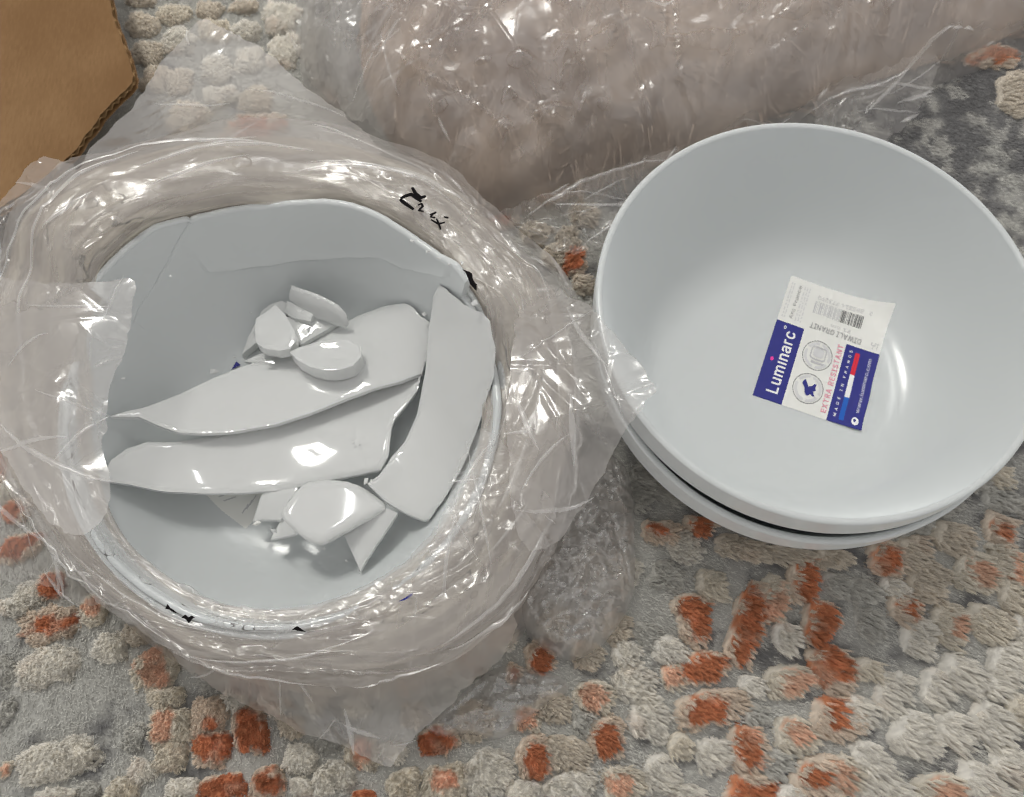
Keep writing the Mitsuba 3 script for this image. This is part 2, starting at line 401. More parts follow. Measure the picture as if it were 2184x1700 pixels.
batch(0, 1113, [
    (100, 140, 270, 170, -6, 'r', 0, 0, .8, .7), (160, 430, 220, 150, -15, 'w'), (290, 390, 170, 170, -20, 'r', .05, 0, .8, .7), (280, 630, 380, 230, -14, 'r', .1, -.05, .68, .55), (570, 530, 150, 180, 0, 'p', 0, 0, .65, .75),
    (260, 890, 430, 210, -18, 'w'), (660, 770, 200, 190, 20, 'w'), (820, 690, 190, 130, 0, 't'), (930, 890, 280, 270, 0, 'p', 0, 0, .72, .75), (1040, 1250, 260, 250, 0, 'p', -.3, 0, .5, .7), (1280, 1200, 240, 240, 0, 'r', .2, -.35, .4, .35),
    (1040, 1440, 240, 200, 0, 'w'), (1290, 1380, 240, 240, 0, 'r', .1, 0, .85, .85), (1530, 1290, 220, 310, -15, 'r', 0, -.05, .8, .85), (340, 1460, 490, 250, -12, 'w'), (1360, 1640, 300, 170, -5, 'r', .05, 0, .9, .9), (1120, 1650, 220, 130, 0, 'w'),
    (1640, 1610, 210, 210, 4, 'r', 0, 0, .85, .85), (15, 1520, 80, 100, 0, 'p', 0, 0, .7, .8), (1850, 1460, 200, 170, 0, 'w'), (1790, 1260, 160, 150, 0, 't'), (60, 520, 180, 120, 0, 'w'), (330, 1680, 260, 90, 0, 'w'), (1000, 1070, 240, 130, 0, 'w'), (2000, 1600, 160, 200, 0, 'w'), (1860, 1640, 160, 130, 0, 'w')])
batch(0, 560, [(20, 1250, 130, 200, 0, 'r', 0, 0, .75, .8), (90, 1530, 190, 150, 0, 'r', 0, 0, .75, .75), (40, 1400, 150, 130, 0, 'w')])
batch(0, 0, [
    (870, 130, 190, 120, 10, 't'), (1060, 60, 210, 110, 10, 'w'), (1290, 40, 160, 100, 0, 't'), (1490, 20, 160, 70, 0, 't'), (1740, 60, 230, 120, 10, 'w'), (1090, 225, 210, 150, 10, 'w'), (900, 310, 190, 130, 15, 't'), (1310, 170, 200, 120, 5, 'w'),
    (1520, 160, 180, 120, 15, 'w'), (1720, 130, 170, 100, 5, 'w'), (1740, 290, 190, 210, 10, 'w'), (940, 470, 170, 160, 10, 't'), (1330, 400, 180, 180, 0, 'w'), (1350, 570, 200, 120, 0, 'w'), (1570, 600, 210, 150, 0, 't'), (1560, 770, 360, 160, 0, 'r', 0, 0, .8, .7),
    (1150, 700, 240, 160, 0, 't'), (880, -40, 200, 90, 0, 't'), (1530, 350, 170, 150, 0, 'w'), (1100, 480, 160, 150, 0, 't')])
batch(693, 0, [(1530, 1590, 150, 180, 10, 'r', .1, 0, .7, .8), (1590, 1730, 120, 120, 0, 't'), (1400, 1560, 150, 140, 0, 't'), (1490, 1450, 140, 130, 0, 't'), (1300, 1420, 170, 150, 0, 't'), (1090, 1330, 180, 120, 0, 'r', 0, 0, .6, .6), (1600, 1310, 180, 150, 0, 't')])
batch(1440, 0, [(1960, 310, 300, 130, -12, 'r', -.1, 0, .75, .6), (2090, 560, 170, 210, 10, 't'), (2130, 470, 120, 120, 0, 't')])
fg = np.random.default_rng(909)
C0 = [(t[0], t[1], max(t[2], t[3]) / 2) for t in TUFTS]
tries = 0
while len(TUFTS) < 270 and tries < 6000:
    tries += 1
    x, y = fg.uniform(-10, 2190), fg.uniform(0, 1710)
    if x < 420 and 1150 < y and fg.uniform() < .9:
        continue
    if not (y > 1130 or x > 1330 and y > 1000 or (560 < y and x < 60)):
        continue
    w_, h_ = fg.uniform(42, 74), fg.uniform(40, 80)
    if min(math.hypot(x - a_, (y - b_)) - c_ * 0.9 for a_, b_, c_ in C0) < max(w_, h_) * 0.42:
        continue
    C0.append((x, y, max(w_, h_) / 2))
    TUFTS.append((x, y, w_, h_, fg.uniform(-5, 30), 'g' if fg.uniform() < .75 else 'w', []))
TK = {'r': RUST, 'p': PEACH}
for i, (px, py, w, h, ang, kind, core) in enumerate(TUFTS):
    r = np.random.default_rng(100 + i)
    c = at(px, py, 0.004)
    # pixel size -> metres in the floor plane (x and y scale differently under the tilt)
    sx = np.linalg.norm(at(px + 1, py, 0.004) - c); sy = np.linalg.norm(at(px, py + 1, 0.004) - c)
    a, b = w / 2 * sx, h / 2 * sy
    if kind == 'w' and px > 1500:
        a, b = a * 0.86, b * 0.90
    N = int(np.clip(a * b * 4e6 * 12.0, 600, 8000))
    ang = -math.radians(ang)
    R = np.array([[math.cos(ang), -math.sin(ang)], [math.sin(ang), math.cos(ang)]])
    u = r.uniform(-1.25, 1.25, (N * 3, 2))

    def inside(u):
        wob = 1 + 0.75 * fbm2(np.column_stack([u[:, 0] * a, u[:, 1] * b]) + i, 0.007, i, 3)
        return (np.abs(u[:, 0]) ** 2.8 + np.abs(u[:, 1]) ** 2.8) ** (1 / 2.8) / wob

    d = inside(u)
    ok = d < 1
    u, d = u[ok][:N], d[ok][:N]
    loc = u * [a, b]
    xy = c[:2] + loc @ R.T
    hm = r.uniform(0.0040, 0.0062) * (0.6 if kind == 'g' else 1)
    top = hm * np.sqrt(np.clip(1 - d ** 3, 0, 1))
    side_r = np.clip((px - 900) / 900, 0, 1)
    leanv = np.array([0.12 + 0.75 * side_r, -0.2 - 0.65 * side_r])
    grow = (loc / [a, b]) @ R.T * 0.20
    ln = np.column_stack([grow + leanv, np.zeros(len(u))])
    ln[:, :2] += 0.7 * np.column_stack([fbm2(xy, 0.006, 31 + i), fbm2(xy, 0.006, 57 + i)])
    # fibres gather in pointed locks
    conv = 0.24 + 0.22 * side_r
    K = int(np.clip(a * b * 4 / (0.0013 + 0.0006 * side_r) ** 2, 8, 500))
    ci = r.choice(len(u), min(K, len(u)), replace=False)
    own = np.argmin(((xy[:, None] - xy[None, ci]) ** 2).sum(2), 1)
    lock = r.uniform(0.75, 1.25, len(ci))
    Lc = (0.0048 + 0.0034 * side_r) * lock
    cdir = np.column_stack([ln[ci, :2] + r.normal(0, .10 + .07 * side_r, (len(ci), 2)), np.ones(len(ci))])
    cdir /= np.linalg.norm(cdir, axis=1, keepdims=True)
    croot = np.column_stack([xy[ci], top[ci] - 0.0038])
    ctip = croot + cdir * Lc[:, None]
    base = np.column_stack([xy, top - 0.0045])
    tip = base + cdir[own] * (Lc[own] * r.uniform(0.75, 1.05, len(u)))[:, None] + r.normal(0, 0.00035, (len(u), 3))
    tip = tip * (1 - conv) + (ctip[own] + r.normal(0, 0.0003, (len(u), 3))) * conv
    dv = tip - base
    sd = np.cross(dv, r.normal(0, 1, (len(u), 3))); sd /= np.linalg.norm(sd, axis=1, keepdims=True) + 1e-12
    sd *= 0.00032
    v = np.stack([base - sd, base + sd, tip], 1).reshape(-1, 3)
    f = np.arange(3 * len(u)).reshape(-1, 3)
    outw = np.column_stack([xy - xy[ci][own], np.zeros(len(u))]) / 0.0013
    rim = {'r': PEACH * 0.28 + CREAM * 0.72, 'p': CREAM * 0.9 + WHITE * 0.1, 'w': WHITE if r.uniform() < .82 else CREAM, 't': TAUPE * 0.45 + CREAM * 0.55, 'g': np.array([0.50, 0.49, 0.455])}[kind]
    cc = np.tile(rim, (len(u), 1))
    if core:
        e = np.sqrt(((u[:, 0] - core[0]) / core[2]) ** 2 + ((u[:, 1] - core[1]) / core[3]) ** 2) + 2.1 * fbm2(xy, 0.0075, 77 + i, 4)
        k_ = np.clip((1.22 - e) / 0.30, 0, 1)[:, None]
        tone = TK[kind] * (0.8 + 0.5 * (fbm2(xy, 0.007, i + 5)[:, None] + .5))
        pale = np.clip(fbm2(xy, 0.009, i + 15)[:, None] * 5 - .4, 0, 1) * .65
        cc = cc * (1 - k_) + (tone * (1 - pale) + PEACH * pale) * k_
    elif kind in 'wt':
        pk = np.clip(fbm2(xy, 0.012, i + 40)[:, None] * 3.5 - 0.45, 0, 1) * 0.22
        cc = cc * (1 - pk) + PEACH * pk
    cc = cc * r.uniform(0.86, 1.14, (len(u), 1)) * r.uniform(0.9, 1.1, len(ci))[own][:, None] * (0.88 + 0.24 * (fbm2(xy, 0.004, i + 3)[:, None] + .5))
    # solid heart of the tuft
    g = np.linspace(-1.2, 1.2, 15)
    UU = np.array([(x, y) for x in g for y in g])
    dd = inside(UU)
    lz = hm * np.sqrt(np.clip(1 - np.minimum(dd, 1) ** 3, 0, 1)) - 0.0022
    hv = np.column_stack([c[:2] + (UU * [a, b]) @ R.T, lz])
    ii = np.arange(225).reshape(15, 15)
    hq = np.column_stack([ii[:-1, :-1].ravel(), ii[1:, :-1].ravel(), ii[1:, 1:].ravel(), ii[:-1, 1:].ravel()])
    hq = hq[(dd[hq] < 1).any(1)]
    hf = np.vstack([hq[:, [0, 1, 2]], hq[:, [0, 2, 3]]])
    near = np.array([cc[np.argmin(((u - p_) ** 2).sum(1))] for p_ in UU])
    nb_ = np.column_stack([(loc / [a, b]) @ R.T * (0.1 + 0.5 * d[:, None] ** 3) + r.normal(0, .15, (len(u), 2)), np.ones(len(u)) * 0.9]) + (0.06 + 0.05 * side_r) * outw
    nh = np.column_stack([UU @ R.T * (0.2 + 0.8 * np.minimum(dd, 1.2)[:, None] ** 3), np.ones(225) * .9])
    V = np.vstack([v, hv]); Fc = np.vstack([f, hf + len(v)])
    scene[key_for('carpet__tuft')] = fuzz_ply(V, Fc, np.vstack([np.repeat(nb_, 3, 0), nh]), np.vstack([np.repeat(cc, 3, 0), near * 0.9]))

# ------------------------------------------------------------------ bowls
RB, HB = 0.105, 0.080


def z_in(r):
    """height of the inner surface over the foot, from the radius"""
    return 0.006 + 0.0735 * np.clip((r - 0.036) / (0.1015 - 0.036), 0, None) ** 4.0


def r_in(z):
    return 0.036 + (0.1015 - 0.036) * np.clip((z - 0.006) / 0.0735, 0, None) ** (1 / 4.0)


def bowl_mesh(n=180, rim=None, relief=None, steps=70):
    """revolved bowl: outer wall, rounded lip, inner wall; rim(theta) lowers the broken rim, relief(theta, t) moves the inner skin"""
    th = np.linspace(0, 2 * np.pi, n, endpoint=False)
    top = np.full(n, HB) if rim is None else rim(th)
    V = []
    rings = []
    w = 0.0036
    def ring(r, z):
        V.append(np.column_stack([r * np.cos(th), r * np.sin(th), z + 0 * th])); rings.append(len(V) - 1)
    ring(np.zeros(n) + 0.0005, np.zeros(n)); ring(np.full(n, 0.034), np.zeros(n)); ring(np.full(n, 0.0385), np.full(n, 0.0008))
    for t in np.linspace(0.03, 1, steps):
        z = 0.006 + (top - w / 2 - 0.006) * t
        r = r_in(z) + w * np.ones(n)
        if rim is None:      # upright collar under the lip
            k_ = np.clip((z - (top - 0.0180)) / 0.0025, 0, 1)
            r = r * (1 - k_) + (r_in(top - w / 2) + w - 0.0003) * k_
        ring(r, z - 0.003 * (1 - t))
    zt = top - w / 2
    for a in np.linspace(15, 165, 9):
        a = math.radians(a)
        ring(r_in(zt) + w / 2 + w / 2 * math.cos(a), zt + w / 2 * math.sin(a))
    fine = np.linspace(1, 0, 4000) ** 4
    arc = np.concatenate([[0], np.cumsum(np.hypot(np.diff(0.0735 * fine), np.diff(r_in(0.006 + 0.0735 * fine))))])
    for t in np.interp(np.linspace(0, arc[-1], steps * 2), arc, fine):
        z = 0.006 + (zt - 0.006) * t
        r = r_in(z)
        if relief is not None:
            r = r + relief(th, z)
        ring(r, z)
    for t in (0.8, 0.5, 0.2, 0.01):
        ring(np.full(n, 0.036 * t), np.full(n, 0.006))
    v = np.vstack(V)
    i = np.arange(n); j = (i + 1) % n
    f = [np.column_stack([a * n + i, a * n + j, (a + 1) * n + j, (a + 1) * n + i]) for a in range(len(V) - 1)]
    return v, np.vstack(f)


def pose(center, tilt):
    """matrix of a bowl whose RIM centre is at center, tilted by (ax, ay) degrees"""
    nn = np.array([math.sin(math.radians(tilt[0])), math.sin(math.radians(tilt[1])), 1.0]); nn /= np.linalg.norm(nn)
    a = np.cross([0, 1, 0], nn); a /= np.linalg.norm(a)
    M = np.eye(4); M[:3, 0], M[:3, 1], M[:3, 2] = a, np.cross(nn, a), nn
    M[:3, 3] = np.array(center) - nn * HB
    return M


def bowl_hit(px, py, M):
    """where the line of plan coordinates meets the inner surface of the bowl posed by M: local coordinates"""
    Mi = np.linalg.inv(M)
    o = Mi[:3, :3] @ np.array([0, 0, CAM_H]) + Mi[:3, 3]; d = Mi[:3, :3] @ ray(px, py)
    t = np.linspace(0.25, 0.65, 4000)
    P = o + d * t[:, None]
    r = np.hypot(P[:, 0], P[:, 1])
    below = (P[:, 2] < z_in(r)) & (P[:, 2] < HB) & (r < 0.104)
    return P[np.argmax(below)] if below.any() else P[np.argmin(np.abs(P[:, 2] - HB))]


def move(vf, M):
    return (np.asarray(vf[0]) @ M[:3, :3].T + M[:3, 3], vf[1])


M_TOP = pose((0.1432, 0.2206, 0.1112), (1.8, -1.0))
M_LOW = pose((0.1436, 0.2193, 0.0912), (2.4, -4.6))
g = 'pale glass salad bowls in and out of the wrap'
bowl = put('glass_bowl', move(bowl_mesh(), M_TOP), 'opal_glass', label='pale grey glass bowl with a blue and white sticker inside, topmost of the right stack', category='bowl', group=g, smooth=40)
put('glass_bowl', move(bowl_mesh(), M_LOW), 'opal_glass', label='pale grey glass bowl under the stickered bowl, only its rim showing', category='bowl', group=g, smooth=40)

# left stack inside the wrap
LC = np.array([-0.1066, 0.178])
M_OUT = pose((-0.1066, 0.1782, 0.0891), (0, -11))
M_BRK = pose((-0.1066, 0.1750, 0.1058), (0, -11))
put('glass_bowl', move(bowl_mesh(), M_OUT), 'opal_glass', label='wrapped glass bowl that the broken bowl sits in, a strip of its wall showing', category='bowl', group=g, smooth=40)


def theta_z(pts):
    P = np.array([bowl_hit(x, y, M_BRK) for x, y in pts])
    return np.arctan2(P[:, 1], P[:, 0]), P[:, 2]


jag = [(150, 592), (172, 560), (200, 530), (226, 508), (262, 498), (276, 486), (292, 480), (330, 481), (385, 473), (402, 470), (408, 474), (412, 470), (470, 456), (560, 444), (640, 436), (690, 434), (740, 440), (800, 462), (850, 492), (885, 516), (930, 548), (965, 566), (990, 574), (1015, 590)]
jt, jz = theta_z(jag)
o_ = np.argsort(jt)
jt, jz = jt[o_], jz[o_]


def broken_rim(th):
    a = (th + np.pi) % (2 * np.pi) - np.pi
    z = np.interp(a, jt, jz, left=np.nan, right=np.nan)
    low = np.where(np.isnan(z), 0.066, z)
    # hidden under the band the rim goes on unevenly
    e = np.column_stack([np.cos(a), np.sin(a)])
    low = np.where(np.isnan(z), low + 0.006 * fbm2(e, 0.3, 4), low + 0.0006 * fbm2(e, 0.03, 6))
    return np.clip(low, 0.03, HB)


ct, cz = theta_z([(405, 478), (385, 510), (360, 560), (330, 610), (300, 650), (285, 690)])      # hairline crack down the wall
et, ez = theta_z([(436, 578), (500, 572), (580, 562), (690, 549), (770, 545), (812, 545), (830, 553), (860, 568), (900, 577), (940, 586), (960, 590)])   # edge of the loose wall piece
eo = np.argsort(et)
co = np.argsort(cz)


def crack_relief(th, z):
    a = (th + np.pi) % (2 * np.pi) - np.pi
    s = np.interp(a, et[eo], ez[eo], left=1, right=1)
    step = -0.0019 * np.exp(-np.clip(z - s, 0, 1) / 0.006) * np.clip((z - s) / 0.0005 + 0.5, 0, 1) * np.clip((a - et.min()) / 0.04, 0, 1) * np.clip((et.max() - a) / 0.02, 0, 1)
    c = np.interp(z, cz[co], ct[co])
    line = 0.0008 * np.clip(1.2 - np.abs(a - c) / 0.0075, 0, 1) * ((z > cz.min()) & (z < cz.max() + .002))
    side = 0.0005 * ((a > c) & (a < c + 0.5)) * np.clip(1 - (a - c) / 0.5, 0, 1) * np.clip((z - cz.min()) / 0.01, 0, 1)
    return step + line + side


broken = put('broken_bowl', move(bowl_mesh(1400, broken_rim, crack_relief, 170), M_BRK), 'opal_glass', label='smashed pale glass bowl with jagged rim, full of shards, inside the plastic wrap', category='bowl', smooth=35)

# ------------------------------------------------------------------ sticker inside the top right bowl
MT_I = np.linalg.inv(M_TOP)
CORN = np.array([bowl_hit(x, y, M_TOP)[:2] for x, y in [(1688, 587), (1912, 647), (1605, 843), (1835, 921)]])   # TL TR BL BR


def on_bowl(st, lift):
    s, t = st[:, :1], st[:, 1:2]
    xy = CORN[0] * (1 - s) * (1 - t) + CORN[1] * s * (1 - t) + CORN[2] * (1 - s) * t + CORN[3] * s * t
    z = z_in(np.hypot(xy[:, 0], xy[:, 1]))
    # the lower right edge has come loose in small waves
    loose = np.clip((s[:, 0] - 0.66) / 0.34, 0, 1) * np.clip((t[:, 0] - 0.3) / 0.7, 0, 1)
    z = z + lift + loose * (0.0011 + 0.0009 * np.sin(t[:, 0] * 19)) + 0.00022 * np.clip(1 - np.abs(s[:, 0] - 0.43 + 0.05 * (t[:, 0] - .3)) / 0.03, 0, 1) * (t[:, 0] < .6)
    loc = np.column_stack([xy, z])
    return loc @ M_TOP[:3, :3].T + M_TOP[:3, 3]


def drape(poly, lift, step=0.03):
    """a flat polygon in sticker units (s, t) laid onto the bowl's inner skin"""
    ms = []
    for q in getattr(poly, 'geoms', [poly]):
        if q.is_empty or q.area < 1e-7:
            continue
        v, f = trimesh.creation.triangulate_polygon(q, engine='earcut')
        v, f = trimesh.remesh.subdivide_to_size(np.column_stack([v, np.zeros(len(v))]), f, step, max_iter=12)
        ms.append(trimesh.Trimesh(on_bowl(v[:, :2], lift), f, process=False))
    return trimesh.util.concatenate(ms)


def area(s0, t0, s1, t1, r=0.0):
    b = shapely.box(min(s0, s1) + r, min(t0, t1) + r, max(s0, s1) - r, max(t0, t1) - r)
    return b.buffer(r, 6) if r else b


SW, SH = np.linalg.norm(CORN[1] - CORN[0]), np.linalg.norm(CORN[2] - CORN[0])


def words(text, s, t0, t1, cap, up=(-1, 0), bold=False, lift=0.0004, gap=0.0):
    """lettering from t0 (start) to t1 (end) along t; up: direction of the letters' top in (s, t)"""
    ms, x = [], 0.0
    for ch in text:
        if ch == ' ':
            x += 0.42 + gap
            continue
        m = meshkit.text_mesh(ch, 1.0, 0.01, bold)
        w = m.bounds[1][0]
        m.apply_translation([x, 0, 0]); ms.append(m)
        x += w + 0.10 + gap
    m = trimesh.util.concatenate(ms)
    top = m.triangles_center[:, 2] > 0.0099
    f = m.faces[top & (np.abs(m.face_normals[:, 2]) > .9)]
    v = m.vertices[:, :2]
    L = v[:, 0].max()
    if up[0]:      # runs along t
        st = np.column_stack([s + up[0] * v[:, 1] * cap, t0 + (t1 - t0) * v[:, 0] / L])
    else:          # runs along s
        st = np.column_stack([t0 + (t1 - t0) * v[:, 0] / L, s + up[1] * v[:, 1] * cap])
    vv, ff = trimesh.remesh.subdivide_to_size(np.column_stack([st, 0 * st[:, 0]]), f, 0.04, max_iter=10)
    return trimesh.Trimesh(on_bowl(vv[:, :2], lift), ff, process=False)


lab = put('label', drape(area(0, 0, 1, 1, 0.02), 0.00018), 'paper', bowl, label='white and blue printed sticker with a wavy loose edge')
put('panel', drape(area(0, 0.375, 0.27, 1.0), 0.0003), 'print_blue', lab)
put('panel', drape(area(0.685, 0.375, 1.0, 1.0), 0.0003), 'print_blue', lab)
put('lettering', words('Lum\u0131narc', 0.205, 0.945, 0.435, 0.105, bold=True), 'print_white', lab)
put('dot', drape(shapely.Point(0.065, 0.685).buffer(0.016), 0.0004), 'print_magenta', lab)
put('mark', drape(shapely.Point(0.095, 0.415).buffer(0.014).difference(shapely.Point(0.095, 0.415).buffer(0.007)), 0.0004), 'print_white', lab)
put('lettering', words('EXTRA RESISTANT', 0.664, 0.955, 0.40, 0.048, gap=.10, bold=True), 'print_pink', lab)
put('lettering', words('MADE IN FRANCE', 0.755, 0.955, 0.415, 0.024, gap=.75, bold=True), 'print_white', lab)
put('flag_bar', drape(area(0.785, 0.42, 0.83, 0.60, 0.01), 0.0004), 'print_red', lab)
put('flag_bar', drape(area(0.785, 0.60, 0.83, 0.785), 0.0004), 'print_white', lab)
put('flag_bar', drape(area(0.785, 0.785, 0.83, 0.965), 0.0004), 'print_flag_blue', lab)
put('lettering', words('www.luminarc.com', 0.945, 0.875, 0.435, 0.034), 'print_white', lab)
put('mark', drape(shapely.Point(0.93, 0.94).buffer(0.032).difference(shapely.Point(0.925, 0.935).buffer(0.013)), 0.0004), 'print_white', lab)
for sc, tc in ((0.455, 0.545), (0.455, 0.815)):
    c = shapely.affinity.scale(shapely.Point(sc, tc).buffer(1, 24), 0.142, 0.118)
    put('ring', drape(c.difference(shapely.affinity.scale(c, 0.945, 0.945)), 0.0004), 'print_grey', lab)
    band = shapely.affinity.scale(c, 0.88, 0.88).difference(shapely.affinity.scale(c, 0.70, 0.70))
    cut = shapely.union_all([shapely.affinity.rotate(area(sc - .2, tc - .012, sc + .2, tc + .012), a) for a in (20, 95)])
    put('ring_text', drape(band.difference(cut), 0.0004), 'print_light', lab)
dish = area(0.385, 0.475, 0.535, 0.585, 0.03)
put('icon', drape(dish.difference(dish.buffer(-0.012)), 0.0005), 'print_pale', lab)
put('icon', drape(area(0.41, 0.49, 0.51, 0.56, 0.02), 0.0005), 'print_light', lab)
put('icon', drape(area(0.41, 0.595, 0.53, 0.612, 0.004), 0.0005), 'print_pale', lab)
bird = Polygon([(0.395, 0.770), (0.412, 0.752), (0.430, 0.770), (0.452, 0.800), (0.480, 0.790), (0.500, 0.765), (0.522, 0.768), (0.515, 0.795), (0.528, 0.812), (0.505, 0.826), (0.520, 0.850), (0.535, 0.862), (0.510, 0.862), (0.485, 0.850),
                (0.470, 0.870), (0.448, 0.868), (0.432, 0.845), (0.420, 0.812), (0.405, 0.800), (0.392, 0.790)])
put('icon', drape(bird, 0.0005), 'print_blue', lab)
put('lettering', words('Arc France', 0.135, 0.335, 0.055, 0.036), 'print_grey', lab)
rl = np.random.default_rng(3)
small = []
for s in (0.035, 0.058, 0.165, 0.19, 0.215):
    t = 0.05
    while t < 0.33:
        l = rl.uniform(0.012, 0.04)
        small.append(area(s - 0.006, t, s + 0.006, min(t + l, 0.34))); t += l + 0.012
put('fine_print', drape(shapely.union_all(small), 0.0004), 'print_light', lab)
bars, s = [], 0.30
while s < 0.775:
    w_ = rl.choice([0.005, 0.008, 0.012])
    bars.append(area(s, 0.125, s + w_, 0.225)); s += w_ + rl.choice([0.004, 0.006, 0.010])
put('barcode', drape(shapely.union_all([b for b in bars if b.bounds[0] < .55]), 0.0004), 'print_pale', lab)
put('barcode', drape(shapely.union_all([b for b in bars if b.bounds[0] >= .55]), 0.0004), 'print_black', lab)
put('lettering', words('883314 773290', 0.078, 0.76, 0.31, 0.030, up=(0, 1)), 'print_pale', lab)
put('lettering', words('0', 0.078, 0.84, 0.815, 0.030, up=(0, 1)), 'print_pale', lab)
put('lettering', words('21 cm', 0.262, 0.70, 0.50, 0.026, up=(0, 1)), 'print_pale', lab)
put('lettering', words('DIWALI GRANIT', 0.305, 0.815, 0.31, 0.042, up=(0, 1), bold=True), 'print_grey', lab)
put('icon', drape(shapely.union_all([area(0.905, 0.300, 0.945, 0.325).difference(area(0.912, 0.30, 0.938, 0.318)), area(0.921, 0.325, 0.928, 0.352), area(0.960, 0.300, 0.966, 0.352), area(0.948, 0.300, 0.979, 0.306)]), 0.0004), 'print_pale', lab)

# torn sticker of the broken bowl, under the shards
MB_I = np.linalg.inv(M_BRK)


def fb(p):
    """height of the broken bowl's inner skin over world xy"""
    z = np.full(len(p), 0.04)
    for _ in range(7):
        q = np.column_stack([p[:, :2], z]) @ MB_I[:3, :3].T + MB_I[:3, 3]
        z = np.clip(z + 0.8 * (z_in(np.minimum(np.hypot(q[:, 0], q[:, 1]), 0.1015)) - q[:, 2]), 0.01, 0.13)
    return z


def on_floor(outline_px, lift, step=0.002, zr=0.033):
    P = np.array([at(x, y, zr)[:2] for x, y in outline_px])
    for _ in range(3):
        z = fb(P)
        P = np.array([at(x, y, zz)[:2] for (x, y), zz in zip(outline_px, z)])
    p, t, nb = fill(Polygon(densify(P, step)), step)
    return trimesh.Trimesh(np.column_stack([p, fb(p) + lift]), t, process=False)


bl = put('label', on_floor([(428, 1044), (470, 1010), (560, 990), (610, 1030), (583, 1060), (548, 1104), (524, 1128), (474, 1090)], 0.0003), 'paper', broken, label='torn corner of a white sticker under a shard')
rl = np.random.default_rng(8)
for j, (x0, y0) in enumerate([(455, 1050), (466, 1059), (477, 1068), (516, 1095), (525, 1086), (533, 1076)]):
    dx, dy = (0.82, -0.28) if j < 3 else (-0.45, -0.8) if False else (0.5, -0.75)
    L = 34 if j < 3 else 26
    w = 3.0
    pts = [(x0, y0), (x0 + dx * L, y0 + dy * L), (x0 + dx * L - dy * w, y0 + dy * L + dx * w), (x0 - dy * w, y0 + dx * w)]
    put('print', on_floor(pts, 0.0006, 0.001), 'print_pale', bl)

put('label', on_floor([(850, 1284), (866, 1275), (882, 1264), (878, 1271), (864, 1281)], 0.0009, 0.001), 'print_blue', broken, label='dark blue sliver of sticker at the near right wall')
put('label', on_floor([(494, 790), (505, 772), (514, 780)], 0.0009, 0.001), 'print_blue', broken)

# ------------------------------------------------------------------ shards
Z = lambda pts, z: [(x, y, z) for x, y in pts]


def shard(name, out, inner, label, cat, thick=0.004, mat='shard_glass', group=None, rounds=0, bevel=0.0004, seed=None, clamp=True, step=0.0016, smooth=28, deg=2):
    m = slab(out, inner, step, thick, fb if clamp else None, seed=len(scene) if seed is None else seed, rounds=rounds, bevel=bevel, deg=deg)
    return put(name, m, mat, label=label, category=cat, group=group, smooth=smooth)


# B: the lower long piece
def zb(pts):
    out = []
    for x, y in pts:
        m, q = (x - 665) * 0.245e-3, (945 - y) * 0.255e-3
        out.append((x, y, 0.0470 + min(m * m / 0.40, 0.0125) + 0.00004 * max(0, 330 - x) - 0.03 * q - q * q / 0.7))
    return out


shard('glass_shard', zb([(163, 1014), (200, 1010), (221, 1004), (238, 981), (269, 957), (310, 941), (373, 936), (483, 925), (587, 900), (693, 860), (805, 818), (886, 802), (895, 812), (891, 829), (872, 853), (841, 891), (834, 912), (831, 946), (828, 970), (812, 1000),
                         (760, 1012), (700, 1024), (640, 1038), (586, 1045), (483, 1049), (345, 1046), (280, 1039), (230, 1031)]),
      zb([(500, 985), (640, 920), (655, 980), (700, 940), (760, 930), (350, 990)]), 'long glass shard with a curled left tip, lower of the two long pieces', 'shard', bevel=0.0010, deg=4, thick=0.0034)
# A: the upper long piece, lying on B
shard('glass_shard', [(234, 888, .070), (270, 879, .067), (304, 872, .065), (380, 843, .060), (449, 808, .056), (511, 781, .053), (559, 768, .052), (600, 755, .051), (641, 733, .050), (700, 707, .050), (763, 677, .051), (820, 655, .052), (861, 641, .054), (875, 648, .054), (883, 657, .054), (890, 668, .054),
                      (898, 677, .055), (925, 688, .055), (925, 720, .055), (900, 797, .056), (854, 812, .056), (805, 824, .056), (744, 846, .056), (693, 867, .056), (638, 888, .057), (587, 905, .058), (500, 922, .059), (431, 926, .061), (373, 919, .064), (331, 902, .067), (293, 884, .069)],
      [(500, 850, .0555), (700, 780, .0535)], 'long glass shard with a pointed left tip, upper of the two long pieces', 'shard', deg=3, thick=0.0034, bevel=0.0004)
# C: rim piece at the right
shard('glass_shard', [(934, 584, .073), (926, 640, .069), (918, 720, .0665), (907, 790, .065), (886, 870, .063), (859, 926, .060), (831, 967, .057), (808, 1012, .054), (786, 1039, .052), (824, 1074, .050), (865, 1095, .049), (903, 1108, .048), (914, 1104, .048), (945, 1064, .050), (990, 991, .054), (1022, 914, .059), (1040, 850, .063), (1054, 790, .067),
                      (1056, 735, .070), (1045, 681, .072), (1028, 656, .073), (1003, 660, .073), (979, 646, .073), (959, 622, .073), (944, 595, .073)],
      [(965, 800, .0655), (920, 980, .057)], 'curved rim piece with a smooth rounded edge, on the right inside the broken bowl', 'shard', bevel=0.0008, thick=0.0036)
